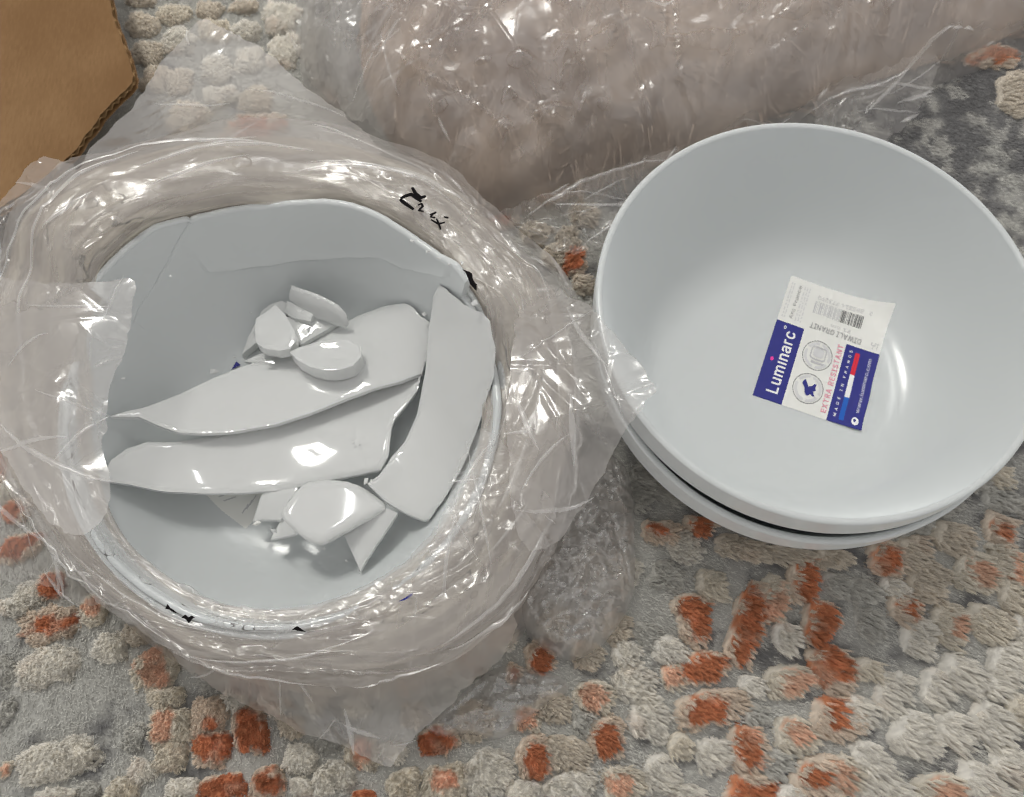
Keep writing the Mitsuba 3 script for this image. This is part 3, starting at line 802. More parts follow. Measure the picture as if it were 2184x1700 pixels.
# D: leaf shaped piece in front
DZ = lambda pts: [(x, y, 0.0575 - 0.000028 * (x - 700) + 0.000012 * (y - 1090) - 1.6e-7 * ((x - 700) ** 2 + (y - 1090) ** 2) * 0.25) for x, y in pts]
shard('glass_shard', DZ([(671, 1023), (697, 1020), (754, 1027), (790, 1048), (828, 1080), (802, 1094), (744, 1127), (697, 1155), (673, 1159), (641, 1142), (600, 1105), (597, 1092), (612, 1068), (634, 1041), (651, 1027)]),
      DZ([(700, 1080), (655, 1110)]), 'leaf shaped glass shard lying nearest the front of the broken bowl', 'shard', rounds=1, bevel=0.0018, thick=0.0045, smooth=35)
# H: triangle under the small pieces
shard('glass_shard', [(605, 676, .055), (663, 672, .056), (728, 684, .056), (690, 706, .055), (641, 735, .055), (626, 715, .055)], [], 'flat triangular glass shard between the small pieces and the upper long shard', 'shard')
# E: cup shaped piece
shard('glass_shard', [(617, 750, .0665), (636, 740, .066), (665, 731, .0655), (700, 724, .0655), (740, 722, .066), (768, 736, .0665), (769, 760, .0675), (752, 779, .0685), (720, 789, .0685), (690, 789, .0685), (660, 780, .068), (636, 768, .0675)],
      [(655, 758, .0655), (700, 758, .0655), (735, 755, .0658)], 'small thick curved glass fragment resting on the upper long shard', 'shard', bevel=0.0006, step=0.001, thick=0.0125)
# F: faceted chunk
FZ = lambda pts: [(x, y, 0.0655 + 0.000035 * (x - 588) + 0.00001 * (y - 700)) for x, y in pts]
shard('glass_shard', FZ([(586, 649), (598, 660), (612, 677), (629, 707), (630, 727), (619, 743), (593, 748), (563, 742), (546, 731), (543, 700), (545, 679), (573, 660)]),
      [], 'five sided glass chunk on the left of the triangular shard', 'shard', thick=0.0085, bevel=0.0004, deg=1)
# G: sliver standing on its edge
shard('glass_shard', [(622, 607, .068), (640, 614, .070), (683, 629, .072), (720, 647, .071), (738, 668, .067), (742, 684, .064), (735, 691, .062), (715, 687, .0615), (671, 671, .061), (641, 655, .061), (615, 633, .063)],
      [(680, 650, .0685)], 'thin curved glass sliver tipped on its side, farthest of the small pieces', 'shard', thick=0.004, bevel=0.0008)
shard('glass_shard', [(941, 583, .077), (985, 573, .079), (998, 600, .078), (1010, 642, .076), (985, 652, .075), (962, 624, .075)], [], 'four cornered glass piece wedged at the top end of the rim piece', 'shard', thick=0.005, clamp=False)
shard('glass_shard', [(561, 1043, .046), (635, 1038, .047), (640, 1060, .047), (597, 1109, .044), (560, 1108, .041), (539, 1112, .040)], [], 'flat glass shard partly under the leaf shaped piece, on the sticker', 'shard', thick=0.0035)
shard('glass_shard', [(734, 1140, .046), (768, 1218, .041), (775, 1205, .042), (848, 1094, .049), (826, 1083, .051), (780, 1100, .050)], [], 'spiky glass shard pointing to the front below the leaf shaped piece', 'shard', thick=0.0035)
shard('glass_shard', [(576, 1151, .0385), (632, 1139, .041), (640, 1125, .042), (600, 1106, .042)], [], 'narrow glass splinter left of the leaf shaped piece', 'shard', thick=0.003)
shard('glass_shard', [(559, 662, .050), (575, 650, .052), (600, 640, .053), (620, 650, .054), (600, 690, .054), (560, 720, .052), (525, 748, .046), (515, 755, .045), (530, 715, .047)], [], 'glass chunk half hidden under the five sided chunk', 'shard', thick=0.006)
shard('glass_shard', [(521, 770, .0475), (558, 752, .049), (580, 752, .050), (600, 768, .050), (560, 775, .050)], [], 'small glass wedge at the top edge of the upper long shard', 'shard', thick=0.003)
shard('glass_shard', [(612, 640, .060), (630, 650, .060), (668, 668, .061), (662, 684, .060), (625, 678, .058), (606, 665, .057)], [], 'small glass block under the tipped sliver', 'shard', thick=0.006)

# chips
CHIPS = [(456, 793, 26, 15, .046, 'flat oval glass chip left of the upper long shard'), (905, 669, 15, 14, .058, 'cube like glass chip at the right end of the upper long shard'),
         (1013, 645, 15, 16, .078, 'glass crumb below the wedged four cornered piece'), (879, 514, 10, 7, .093, 'glass crumb on the jagged rim, farthest of the row'), (914, 536, 12, 10, .092, 'round glass crumb on the jagged rim'),
         (936, 551, 11, 7, .092, 'thin glass crumb lying along the jagged rim'), (958, 564, 10, 8, .091, 'glass crumb on the jagged rim beside the corner piece'), (985, 562, 9, 13, .092, 'upright glass crumb at the right end of the jagged rim'),
         (779, 1028, 11, 17, .054, 'glass crumb between the lower long shard and the rim piece'), (792, 1024, 6, 8, .056, 'tiny bright glass crumb left of the rim piece'), (691, 1170, 13, 8, .040, 'glass crumb in front of the leaf shaped piece'),
         (548, 1118, 20, 14, .041, 'scrap of white sticker on a chip beside the torn sticker'), (541, 776, 20, 8, .052, 'flat glass chip above the upper long shard, left one'), (563, 765, 14, 8, .054, 'flat glass chip above the upper long shard, right one'),
         (364, 588, 6, 5, .052, 'tiny glass crumb stuck to the far wall near the crack'), (536, 668, 6, 6, .056, 'tiny glass crumb left of the five sided chunk'), (754, 944, 9, 6, .0515, 'tiny glass flake on the lower long shard'),
         (767, 948, 6, 5, .0515, 'tinier glass flake on the lower long shard'), (812, 1047, 6, 6, .053, 'tiny glass flake on the near end of the rim piece'), (532, 1195, 8, 5, .038, 'tiny glass splinter on the floor of the broken bowl'),
         (548, 705, 20, 34, .053, 'upright glass splinter at the left side of the five sided chunk'), (578, 772, 28, 10, .057, 'flat glass splinter between the five sided chunk and the upper long shard'),
         (640, 663, 15, 15, .067, 'tiny glass prism between the tipped sliver and the triangular shard'), (583, 1131, 20, 10, .046, 'flat glass splinter at the left point of the leaf shaped piece'),
         (738, 1196, 9, 6, .038, 'tiny glass crumb left of the spiky shard tip'), (500, 762, 12, 8, .047, 'glass crumb above the dark blue speck'), (895, 808, 8, 12, .058, 'small glass crumb at the right tip of the lower long shard'), (265, 807, 14, 6, .060, 'small glass splinter on the left wall of the broken bowl')]
for i, (px, py, w, h, z, lb) in enumerate(CHIPS):
    r = np.random.default_rng(500 + i)
    c = at(px, py, z)
    zf_ = fb(c[None, :2])[0]
    z = max(z, zf_ + 0.001) if 'wall' not in lb else zf_ + 0.0008
    c = at(px, py, z)
    sc_ = np.linalg.norm(at(px + 1, py, z) - c)
    m = trimesh.convex.convex_hull(r.normal(0, 1, (14, 3)) / 1.0)
    vv = m.vertices / np.abs(m.vertices).max(0) * [w / 2 * sc_, h / 2 * sc_ * 1.1, min(w, h) * 0.42 * sc_]
    m = trimesh.Trimesh(vv @ trimesh.transformations.rotation_matrix(r.uniform(-.3, .3), [0, 0, 1])[:3, :3] + c, m.faces, process=False)
    put('glass_chip', m, 'paper' if 'sticker on' in lb else 'shard_glass', label=lb, category='glass chip', group='glass chips in the broken bowl')

# ------------------------------------------------------------------ plastic wrap round the broken bowl
INNER = [(150, 600), (215, 500), (290, 462), (450, 452), (560, 440), (640, 428), (700, 412), (779, 412), (858, 445), (934, 500), (986, 552), (1016, 615), (1046, 690), (1062, 780), (1054, 860), (1034, 960), (992, 1080), (935, 1185), (865, 1260), (760, 1310), (620, 1345), (500, 1345), (400, 1325), (310, 1270), (250, 1200), (215, 1110), (175, 1000), (140, 850), (135, 700)]
OUTER = [(40, 640), (95, 500), (180, 420), (270, 390), (370, 348), (480, 322), (600, 302), (720, 306), (830, 335), (945, 375), (1020, 440), (1090, 520), (1170, 615), (1205, 700), (1225, 800), (1220, 900), (1200, 1000), (1180, 1100), (1140, 1200), (1080, 1300), (980, 1380), (860, 1430), (740, 1440), (600, 1430), (470, 1400), (340, 1330), (230, 1240), (140, 1130), (60, 1010), (20, 880), (20, 760)]


def polar(pts, z):
    P = np.array([at(x, y, z)[:2] for x, y in pts]) - LC
    a = np.arctan2(P[:, 1], P[:, 0]); r = np.hypot(P[:, 0], P[:, 1])
    o = np.argsort(a)
    return a[o], r[o]


ia, ir = polar(INNER, 0.084)
OZ = [0.108 if y < 480 else 0.108 - 0.063 * min(1, (y - 480) / 560) for x, y in OUTER]
op = np.array([at(x, y, z)[:2] for (x, y), z in zip(OUTER, OZ)]) - LC
oa, orr = np.arctan2(op[:, 1], op[:, 0]), np.hypot(op[:, 0], op[:, 1])
orr, oa = orr[np.argsort(oa)], np.sort(oa)


def _edge_table():
    """where the film's inner edge lies: on the broken bowl's skin, or on the outer bowl's rim at the far right"""
    a = np.linspace(-np.pi, np.pi, 1440, endpoint=False)
    zr = broken_rim(a)
    far = np.clip((a - 0.15) / 0.25, 0, 1) * np.clip((1.75 - a) / 0.35, 0, 1)
    far_l = np.clip((a - 1.4) / 0.35, 0, 1) * np.clip((np.pi - 0.15 - a) / 0.2, 0, 1)
    zb_ = zr - 0.012
    r = r_in(zb_) - 0.0026; z = zb_
    r = r * (1 - far_l) + (r_in(zr) + 0.0015) * far_l; z = z * (1 - far_l) + (zr + 0.0035) * far_l
    W = np.column_stack([r * np.cos(a), r * np.sin(a), z]) @ M_BRK[:3, :3].T + M_BRK[:3, 3]
    V = np.column_stack([0.1045 * np.cos(a), 0.1045 * np.sin(a), np.full(len(a), HB + 0.001)]) @ M_OUT[:3, :3].T + M_OUT[:3, 3]
    W = W * (1 - far[:, None]) + V * far[:, None]
    W = gaussian_filter1d(W, 14, axis=0, mode='wrap')
    k = W[:, :2] - LC
    return np.arctan2(k[:, 1], k[:, 0]), np.hypot(k[:, 0], k[:, 1]), W[:, 2]


ETAB = _edge_table()
EO = np.argsort(ETAB[0])


def edge_inside(TH):
    return tuple(np.interp(TH, ETAB[0][EO], ETAB[k][EO], period=2 * np.pi) for k in (1, 2))


def band_surface(seed, n_th, n_s, grow=0.0, lift=0.0, s0=0.0, marks=90, amp=1.0):
    TH, SS = np.meshgrid(np.linspace(-np.pi, np.pi, n_th), np.linspace(s0, 1, n_s), indexing='ij')
    ri, z0 = edge_inside(TH)
    ro = np.interp(TH, oa, orr, period=2 * np.pi) + grow
    rm, hw = (ri + ro) / 2, np.maximum((ro - ri) / 2, 0.008)
    ang = np.pi * (1 - np.clip(SS / 0.72, 0, 1))
    r = rm + hw * np.cos(ang)
    hh = np.clip(0.62 * hw, 0.006, 0.011) * (1 + 0.25 * np.sin(2 * TH + seed))
    k_ = np.clip(SS / 0.5, 0, 1)
    z = z0 + lift - 0.004 * k_ + hh * np.maximum(np.sin(ang), 0) ** 0.8
    drop = np.clip((SS - 0.72) / 0.28, 0, 1)
    z = z * (1 - drop) + 0.004 * drop
    r = r - 0.012 * drop * (1 - drop) * 2 + 0.004 * drop ** 2
    arc, wid = TH * 0.125, SS * 0.085
    P = np.column_stack([arc.ravel(), wid.ravel()])
    low = np.stack([np.cos(TH) * 2.4, np.sin(TH) * 2.4, SS * 3.2], -1)
    dsp = amp * (0.010 * (meshkit.fbm(low, 3, seed) - 0.5))
    along = creases(P, seed + 1, int(marks * 1.5), 0.10, 0.0024, 0.0016 * amp, 0.0, 0.22)
    cross = creases(P, seed + 2, int(marks * 0.7), 0.030, 0.0022, 0.0010 * amp)
    patch = np.clip(meshkit.fbm(low * 2.2 + 5, 2, seed + 9) * 3 - 1.2, 0, 1).ravel()
    crisp = folds(P * [0.6, 1.0], seed + 50, 0.0011 * amp, 0.0105, 6, 0.6) * patch + 0.4 * folds(P * [0.45, 1.0], seed + 55, 0.0007 * amp, 0.007, 5, 0.6) * patch
    calm = 1 - 0.85 * np.exp(-((TH - 1.7) / 0.7) ** 2)
    dsp = dsp + (along + cross + crisp).reshape(TH.shape) * calm
    dsp = dsp * np.clip(SS / 0.10, 0, 1)
    nr_, nz_ = np.cos(ang), np.maximum(np.sin(ang), 0.25)
    nr_ = np.where(SS > .72, 1.0, nr_); nz_ = np.where(SS > .72, 0.1, nz_)
    r = r + dsp * nr_; z = z + dsp * nz_
    v = np.stack([LC[0] + r * np.cos(TH), LC[1] + r * np.sin(TH), np.maximum(z, 0.003)], -1).reshape(-1, 3)
    i = np.arange(n_th * n_s).reshape(n_th, n_s)
    f = np.column_stack([i[:-1, :-1].ravel(), i[1:, :-1].ravel(), i[1:, 1:].ravel(), i[:-1, 1:].ravel()])
    uv = np.column_stack([(SS * 1.0).ravel() * 3.0, (TH * 0.7).ravel()])
    return v, f, uv


wrap = thing('plastic_wrap', 'thick ring of crumpled clear plastic film wound around the broken bowl with loose flaps', 'plastic wrap')
v, f, uv = band_surface(3, 1000, 130, 0.0, marks=50, amp=0.6)
BAND = trimesh.Trimesh(v, np.vstack([f[:, [0, 1, 2]], f[:, [0, 2, 3]]]), process=False)
put('band', (v, f), 'band_film', wrap, smooth=True, uv=uv)
v, f, uv = band_surface(17, 1100, 150, 0.003, 0.002, marks=60, amp=0.8)
put('outer_layer', (v, f), 'film_clear', wrap, label='glossy outer turn of clear film', smooth=22)
v, f, uv = band_surface(29, 1100, 150, 0.006, 0.005, s0=0.10, marks=70, amp=1.0)
put('outer_layer', (v, f), 'film_clear', wrap, smooth=22)
OUTER_SKIN = np.array(v)


def rel(seed, amp, lam, fine=0.0, flam=0.006, soft=0.0, n=26, patchy=True):
    """film relief: broad soft waves, a few long creases, and crisp crumple in patches only"""
    def f(p):
        ext = np.ptp(p, axis=0).max()
        z = soft * fbm2(p, 0.05, seed, 3) + amp * 1.6 * fbm2(p, lam * 1.6, seed + 4, 2)
        z = z + creases(p, seed + 1, n, ext * 0.45, 0.0026, amp * 0.75) + creases(p, seed + 2, n, ext * 0.16, 0.0018, amp * 0.5)
        if fine:
            m = np.clip(fbm2(p, 0.035, seed + 6, 2) * 5 + 0.15, 0, 1) if patchy else 1.0
            z = z + folds(p, seed + 40, fine, flam, 7, 0.6) * m
        return z
    return f


def pinch(path, nrm, w, h):
    """a pinched fold standing a little proud of the film: a thin tapering ridge along the path"""
    n = len(path)
    t = np.gradient(path, axis=0); t /= np.linalg.norm(t, axis=1, keepdims=True) + 1e-12
    sd = np.cross(t, nrm); sd /= np.linalg.norm(sd, axis=1, keepdims=True) + 1e-12
    k = np.sin(np.linspace(0.12, math.pi - 0.12, n))[:, None]
    rows = [path + sd * w * k * c + nrm * (h * k * e + 0.0004) for c, e in ((-1, 0), (-0.45, .8), (0, 1), (0.45, .8), (1, 0))]
    v = np.vstack(rows); i = np.arange(n - 1)
    f = np.vstack([np.column_stack([a * n + i, a * n + i + 1, (a + 1) * n + i + 1, (a + 1) * n + i]) for a in range(4)])
    return v, np.vstack([f[:, [0, 1, 2]], f[:, [0, 2, 3]]])


def pinches(mesh, count, length, seed, width=0.0006, height=0.0007, heading=None, jitter=0.4, hubs=0):
    """pinched folds over a height-field film; hubs: points that several of them fan out from"""
    rng = np.random.default_rng(seed)
    V = np.array(mesh.vertices)
    tree = cKDTree(V[:, :2])
    hub = V[rng.integers(0, len(V), max(hubs, 1)), :2]
    vs, fs, off = [], [], 0
    for i in range(count):
        c = hub[rng.integers(0, len(hub))] + rng.normal(0, 0.002, 2) if hubs and rng.uniform() < .6 else V[rng.integers(0, len(V)), :2]
        a = rng.uniform(0, 2 * math.pi) if heading is None else heading + rng.normal(0, jitter)
        L = length * rng.uniform(0.3, 1.3)
        n = max(6, int(L / 0.0012))
        x = np.linspace(0, L, n)
        bend = rng.normal(0, 0.5) / max(L, .01)
        xy = c + np.column_stack([np.cos(a) * x - np.sin(a) * bend * x ** 2 * .5, np.sin(a) * x + np.cos(a) * bend * x ** 2 * .5])
        xy += rng.normal(0, 0.0001, xy.shape)
        d, j = tree.query(xy, k=4)
        ok = d[:, 0] < 0.0022
        if ok.sum() < 6:
            continue
        stop = np.argmax(~ok) if (~ok).any() else n
        if stop < 6:
            continue
        z = V[j, 2].mean(1)[:stop]
        z = np.convolve(np.pad(z, 2, mode='edge'), np.ones(5) / 5, mode='valid')
        path = np.column_stack([xy[:stop], z])
        v, f = pinch(path, np.tile([0, 0, 1.0], (stop, 1)), width * rng.uniform(.4, 1.5), height * rng.uniform(.4, 1.4))
        vs.append(v); fs.append(f + off); off += len(v)
    return np.vstack(vs), np.vstack(fs)


def band_pinches(v, n_th, n_s, count, seed, heading_spread=0.25, L0=0.07, width=0.0007):
    rng = np.random.default_rng(seed)
    G = np.asarray(v).reshape(n_th, n_s, 3)
    vs, fs, off = [], [], 0
    for i in range(count):
        th, s = rng.uniform(0, n_th), rng.uniform(0.06, 0.8) * n_s
        a = rng.normal(0, heading_spread) if rng.uniform() < .8 else rng.uniform(0, math.pi)
        L = L0 * rng.uniform(.25, 1.3)
        n = max(8, int(L / 0.0012))
        x = np.linspace(-L / 2, L / 2, n)
        ti = (th + x * math.cos(a) / (2 * math.pi * 0.125) * n_th) % (n_th - 1)
        si = s + x * math.sin(a) / 0.085 * n_s
        ok = (si > 2) & (si < n_s * .86)
        if ok.sum() < 8 or (~ok).any() or np.ptp(ti) > n_th / 2:
            continue
        path = np.column_stack([map_coordinates(G[..., k], [ti, si], order=1) for k in range(3)])
        p2 = np.column_stack([map_coordinates(G[..., k], [ti, np.clip(si + 1.5, 0, n_s - 1)], order=1) for k in range(3)])
        t = np.gradient(path, axis=0)
        nr = np.cross(t, p2 - path); nr /= np.linalg.norm(nr, axis=1, keepdims=True) + 1e-12
        nr *= np.where(nr[:, 2:] < 0, -1, 1)
        nr = np.array([nr[max(0, q - 4):q + 5].mean(0) for q in range(n)]); nr /= np.linalg.norm(nr, axis=1, keepdims=True) + 1e-12
        vv, ff = pinch(path, nr, width * rng.uniform(.4, 1.5), 0.0008 * rng.uniform(.4, 1.4))
        vs.append(vv); fs.append(ff + off); off += len(vv)
    return np.vstack(vs), np.vstack(fs)


put('crease', band_pinches(OUTER_SKIN, 1100, 150, 40, 5, 0.14, 0.08, 0.0010), 'film_crease', wrap, smooth=True, kind='stuff')

FLAPS = [
    # far flap, rising behind the ring
    ('film_milky', [(430, 38, .050), (470, 60, .052), (560, 100, .055), (640, 172, .06), (760, 258, .07), (825, 330, .084), (760, 345, .095), (640, 330, .098), (520, 350, .099), (400, 372, .098), (300, 412, .094), (215, 440, .09), (165, 380, .07), (178, 340, .062), (240, 270, .052), (300, 205, .048), (350, 125, .046), (408, 62, .048)],
     [(450, 240, .066), (600, 250, .078), (330, 300, .062)], rel(5, .0010, .05, .00025, .010, .010, 14), 'triangular flap of film that stands up at the far side'),
    # left flap over the bowl
    ('film_milky', [(-60, 585, .098), (60, 598, .104), (150, 601, .107), (220, 596, .108), (290, 588, .108), (289, 625, .107), (280, 680, .103), (262, 760, .098), (235, 840, .094), (222, 900, .093), (215, 960, .092), (226, 1010, .092), (240, 1050, .094), (225, 1110, .096), (160, 1160, .096), (70, 1080, .088), (0, 960, .086), (-60, 850, .084)],
     [(100, 750, .103), (150, 900, .099), (200, 700, .104)], rel(9, .0015, .05, .0007, .014, .007, 20), 'milky square cornered flap folded over the left of the broken bowl'),
    # right flap that lies on the rim of the right hand stack
    ('film_haze', [(1120, 590, .085), (1180, 612, .092), (1250, 645, .102), (1290, 690, .112), (1350, 755, .119), (1405, 824, .122), (1380, 860, .121), (1345, 905, .117), (1318, 945, .108), (1290, 1000, .096), (1240, 1085, .08), (1180, 1170, .075), (1110, 1180, .085), (1090, 1050, .096), (1080, 900, .101), (1090, 740, .101)],
     [(1200, 800, .106), (1290, 850, .113), (1150, 950, .101)], rel(13, .0024, .03, .0007, .010, .010), 'clear flap on the right that reaches onto the stacked bowls'),
    # long near flap along the front right
    ('film_clear', [(985, 960, .090), (1040, 900, .098), (1120, 1010, .100), (1190, 1090, .09), (1160, 1170, .075), (1090, 1250, .06), (1010, 1330, .05), (930, 1400, .045), (880, 1440, .045), (830, 1380, .07), (860, 1280, .088), (930, 1170, .092)],
     [(1000, 1180, .09)], rel(19, .0020, .028, .0004, .01, .008), None),
    # front flap on the carpet
    ('film_haze', [(330, 1345, .05), (430, 1400, .05), (560, 1440, .05), (700, 1452, .05), (840, 1440, .05), (960, 1395, .045), (1090, 1300, .045), (1110, 1345, .03), (1050, 1420, .022), (960, 1500, .018), (890, 1570, .016), (850, 1612, .015), (822, 1640, .014), (770, 1608, .014), (720, 1585, .014), (640, 1560, .014), (560, 1520, .014), (470, 1475, .016), (390, 1420, .025)],
     [(700, 1510, .026), (870, 1500, .026)], rel(23, .0022, .04, .0006, .012, .008), 'pointed flap of film lying on the carpet in front'),
    # creased piece at the far left of the ring
    ('film_haze', [(-40, 470, .07), (20, 400, .075), (80, 328, .078), (130, 340, .082), (165, 362, .086), (200, 410, .094), (235, 440, .098), (180, 520, .096), (120, 580, .092), (40, 620, .085), (-40, 600, .08)], [(90, 450, .092)], rel(31, .0030, .022, .0012, .007, .006), 'crinkled corner of film beside the cardboard'),
    # loose film on the carpet, left edge
    ('film_clear', [(-40, 880, .03), (30, 900, .05), (70, 1040, .055), (160, 1160, .05), (240, 1270, .04), (180, 1300, .016), (90, 1240, .014), (20, 1250, .013), (-40, 1200, .013)], [], rel(37, .0028, .02, .0010, .007, .004), None),
]
for fi, (mat, out, inner, rl_, lb) in enumerate(FLAPS):
    up = (0.022, 0.012, 0.012, 0.004, 0.0, 0.014, 0.0)[fi]
    out, inner = [[(x, y, z + up * min(1, max(0, (z - 0.06) / 0.03))) for x, y, z in q] for q in (out, inner)]
    m = sheet(out, inner, 0.0013, rl_, 0.0035, seed=len(scene))
    fk = put('flap', m, mat, wrap, label=lb, smooth=30)
    put('crease', pinches(m, 9, 0.06, len(scene), 0.0009, 0.0006), 'film_crease', fk, smooth=True, kind='stuff')


def ribbon(points_px, width, surf, lift=0.0006):
    """a drawn stroke on the surface below the given plan points"""
    pts = np.array(points_px, float)
    pts = np.vstack([a + (b - a) * np.linspace(0, 1, 7)[:-1, None] for a, b in zip(pts[:-1], pts[1:])] + [pts[-1:]])
    dist = gaussian_filter1d(np.array([surf(x, y) for x, y in pts]), 3, mode='nearest')
    D = np.array([ray(x, y) / np.linalg.norm(ray(x, y)) for x, y in pts])
    P = np.array([0, 0, CAM_H]) + D * (dist - 0.0012)[:, None]
    t = np.gradient(P, axis=0); t /= np.linalg.norm(t, axis=1, keepdims=True) + 1e-12
    s = np.cross(t, [0, 0, 1]); s /= np.linalg.norm(s, axis=1, keepdims=True) + 1e-12
    w = width * (0.6 + 0.6 * np.sin(np.linspace(0.3, 2.8, len(P))))[:, None] / 2
    v = np.vstack([P - s * w, P + s * w]); v[:, 2] += lift
    n = len(P); i = np.arange(n - 1)
    return v, np.vstack([np.column_stack([i, i + n, i + 1]), np.column_stack([i + 1, i + n, i + n + 1])])


def band_at(x, y):
    """how far the wrap's outer skin lies along the line of plan coordinates"""
    d = ray(x, y); d = d / np.linalg.norm(d)
    w = OUTER_SKIN - np.array([0, 0, CAM_H])
    tt = w @ d
    off = np.linalg.norm(w - tt[:, None] * d, axis=1)
    c = np.where(off < 0.0012)[0]
    return np.median(tt[c[np.argsort(tt[c])[:4]]]) if len(c) else 0.44


STROKES = [[(465, 1235), (482, 1252), (550, 1300)], [(468, 1232), (500, 1216), (535, 1206), (570, 1232), (598, 1252)], [(540, 1163), (560, 1200), (592, 1228), (625, 1217)], [(575, 1272), (598, 1264), (606, 1280), (580, 1306), (612, 1312)],
           [(648, 1332), (690, 1316), (664, 1330), (655, 1345), (684, 1352)], [(656, 1362), (700, 1388), (742, 1380)], [(690, 1356), (706, 1392), (716, 1424)], [(735, 1345), (765, 1352)]]
vs, fs, at_ = [], [], 0
for j, st in enumerate(STROKES):
    v_, f_ = ribbon([(693 + .345 * x, .345 * y) for x, y in st], 0.0016 if j < 3 else 0.0009, band_at)
    vs.append(v_); fs.append(f_ + at_); at_ += len(v_)
put('ink_mark', (np.vstack(vs), np.vstack(fs)), 'ink', wrap, label='scribbled black marker writing on the ring')

# dark scraps caught under the film
for lb, out in [('small black scrap caught at the upper left of the jagged rim', [(248, 494, .122), (262, 480, .125), (280, 469, .127), (306, 470, .127), (292, 484, .126), (270, 495, .124)]),
                ('small black scrap at the lower left edge of the broken bowl', [(386, 1318, .094), (393, 1312, .095), (399, 1317, .095), (407, 1314, .095), (417, 1317, .095), (409, 1321, .094), (401, 1327, .094), (395, 1321, .094)]),
                ('thin black scrap left of the one at the lower left edge', [(350, 1297, .094), (356, 1290, .095), (359, 1299, .095), (374, 1306, .095), (380, 1312, .095), (364, 1307, .094)]),
                ('grey black scrap at the near edge of the broken bowl', [(622, 1340, .092), (632, 1335, .093), (640, 1338, .093), (650, 1343, .092), (636, 1345, .092)]),
                ('curled black scrap at the right end of the jagged rim', [(988, 574, .121), (1006, 586, .122), (1018, 608, .121), (1014, 622, .120), (1002, 600, .121)])]:
    put('black_scrap', sheet(out, (), 0.0006, None, 0.0035, seed=len(out), rounds=0), 'ink', label=lb, category='scrap', group='black scraps at the edge of the broken bowl')


# ------------------------------------------------------------------ crumpled ball of film between the stacks
def pillow(outline, hmax, w, step, relief=None, z0=0.0, zref=0.01, seed=0, power=0.5, rounds=2):
    loop = smooth_loop([at(x, y, zref)[:2] for x, y in outline], rounds)
    poly = Polygon(densify(loop, step)).buffer(0)
    p, t, nb = fill(poly, step, seed)
    d = shapely.distance(shapely.points(p), poly.exterior)
    q = np.clip(d / w, 0, 1)
    z = z0 + hmax * (1 - (1 - q) ** 2) ** power
    if relief is not None:
        z = z + relief(p) * np.clip(q * 4, 0, 1)
    return trimesh.Trimesh(np.column_stack([p, np.maximum(z, 0.001)]), t, process=False)


ball = thing('crumpled_film', 'tightly crinkled lump of clear film on the carpet between wrap and right stack', 'plastic film')
lump = [(1180, 1010), (1260, 960), (1330, 985), (1352, 1060), (1352, 1150), (1356, 1260), (1310, 1345), (1245, 1400), (1190, 1395), (1140, 1360), (1100, 1300), (1090, 1180), (1120, 1080)]
def crinkle(seed, amp, lam):
    return lambda p: folds(p, seed, amp, lam, 6, 0.7) + folds(p, seed * 3, amp * 0.45, lam * 0.5, 6, 0.7) + 0.006 * fbm2(p, 0.03, seed, 2)


LUMP = pillow(lump, 0.036, 0.030, 0.0008, crinkle(71, .0030, .013), seed=1)
put('layer', LUMP, 'film_crisp', ball, smooth=False)
put('layer', pillow([(x + (x - 1230) * .03, y + (y - 1180) * .03) for x, y in lump], 0.046, 0.034, 0.0008, crinkle(72, .0034, .012), seed=2), 'film_crisp', ball, smooth=False)
put('crease', pinches(trimesh.util.concatenate([LUMP]), 300, 0.012, 91, 0.0009, 0.0010), 'film_crease', ball, smooth=True, kind='stuff')
scr = thing('film_scrap', 'flimsy crinkled scrap of clear film on the carpet in front of the wrap', 'plastic film')
put('layer', pillow([(940, 1510), (1000, 1460), (1060, 1410), (1130, 1420), (1210, 1440), (1220, 1470), (1170, 1500), (1120, 1545), (1060, 1580), (990, 1560), (930, 1580), (890, 1540)], 0.014, 0.02, 0.0011, crinkle(74, .0016, .013), seed=5), 'film_crisp', scr, smooth=False)

# ------------------------------------------------------------------ big wrapped roll at the back
roll = thing('wrapped_roll', 'big bundle of beige fleece wrapped in crumpled clear film across the back', 'bundle')
body = [(760, 60), (775, 180), (830, 285), (900, 345), (955, 395), (1010, 432), (1060, 440), (1120, 432), (1210, 402), (1300, 372), (1420, 325), (1560, 262), (1700, 205), (1900, 140), (2100, 75), (2300, 5), (2700, -140), (2500, -700), (1400, -700), (800, -500)]


def fur(p):
    return 0.010 * fbm2(p, 0.06, 3, 4) + 0.0016 * fbm2(p, 0.008, 6, 3)


put('fleece', pillow(body, 0.085, 0.10, 0.0022, fur, zref=0.012, seed=1, power=0.6), 'fleece', roll, label='beige fleece inside the film', smooth=True)
FL = pillow(body, 0.085, 0.10, 0.0022, fur, zref=0.012, seed=1, power=0.6)
fr = np.random.default_rng(77)
FV = np.array(FL.vertices)
ft = cKDTree(FV[:, :2])
nf = 9000
q = np.column_stack([fr.uniform(-0.16, 0.42, nf * 2), fr.uniform(0.33, 0.60, nf * 2)])
d_, j_ = ft.query(q)
q, j_ = q[d_ < 0.002][:nf], j_[d_ < 0.002][:nf]
sw = 2 * math.pi * 1.6 * (fbm2(q, 0.05, 61, 2) + 0.2 * fbm2(q, 0.012, 62, 2)) + 0.6
c_ = np.column_stack([q, FV[j_, 2] - 0.0008])
L_ = fr.uniform(0.006, 0.016, (len(q), 1))
dr_ = np.column_stack([np.cos(sw), np.sin(sw), fr.normal(0.05, .10, len(q))]) * L_
nj = ft.query((q + dr_[:, :2]))[1]
e_ = np.column_stack([q + dr_[:, :2], FV[nj, 2] + fr.uniform(0.0003, 0.002, len(q))])
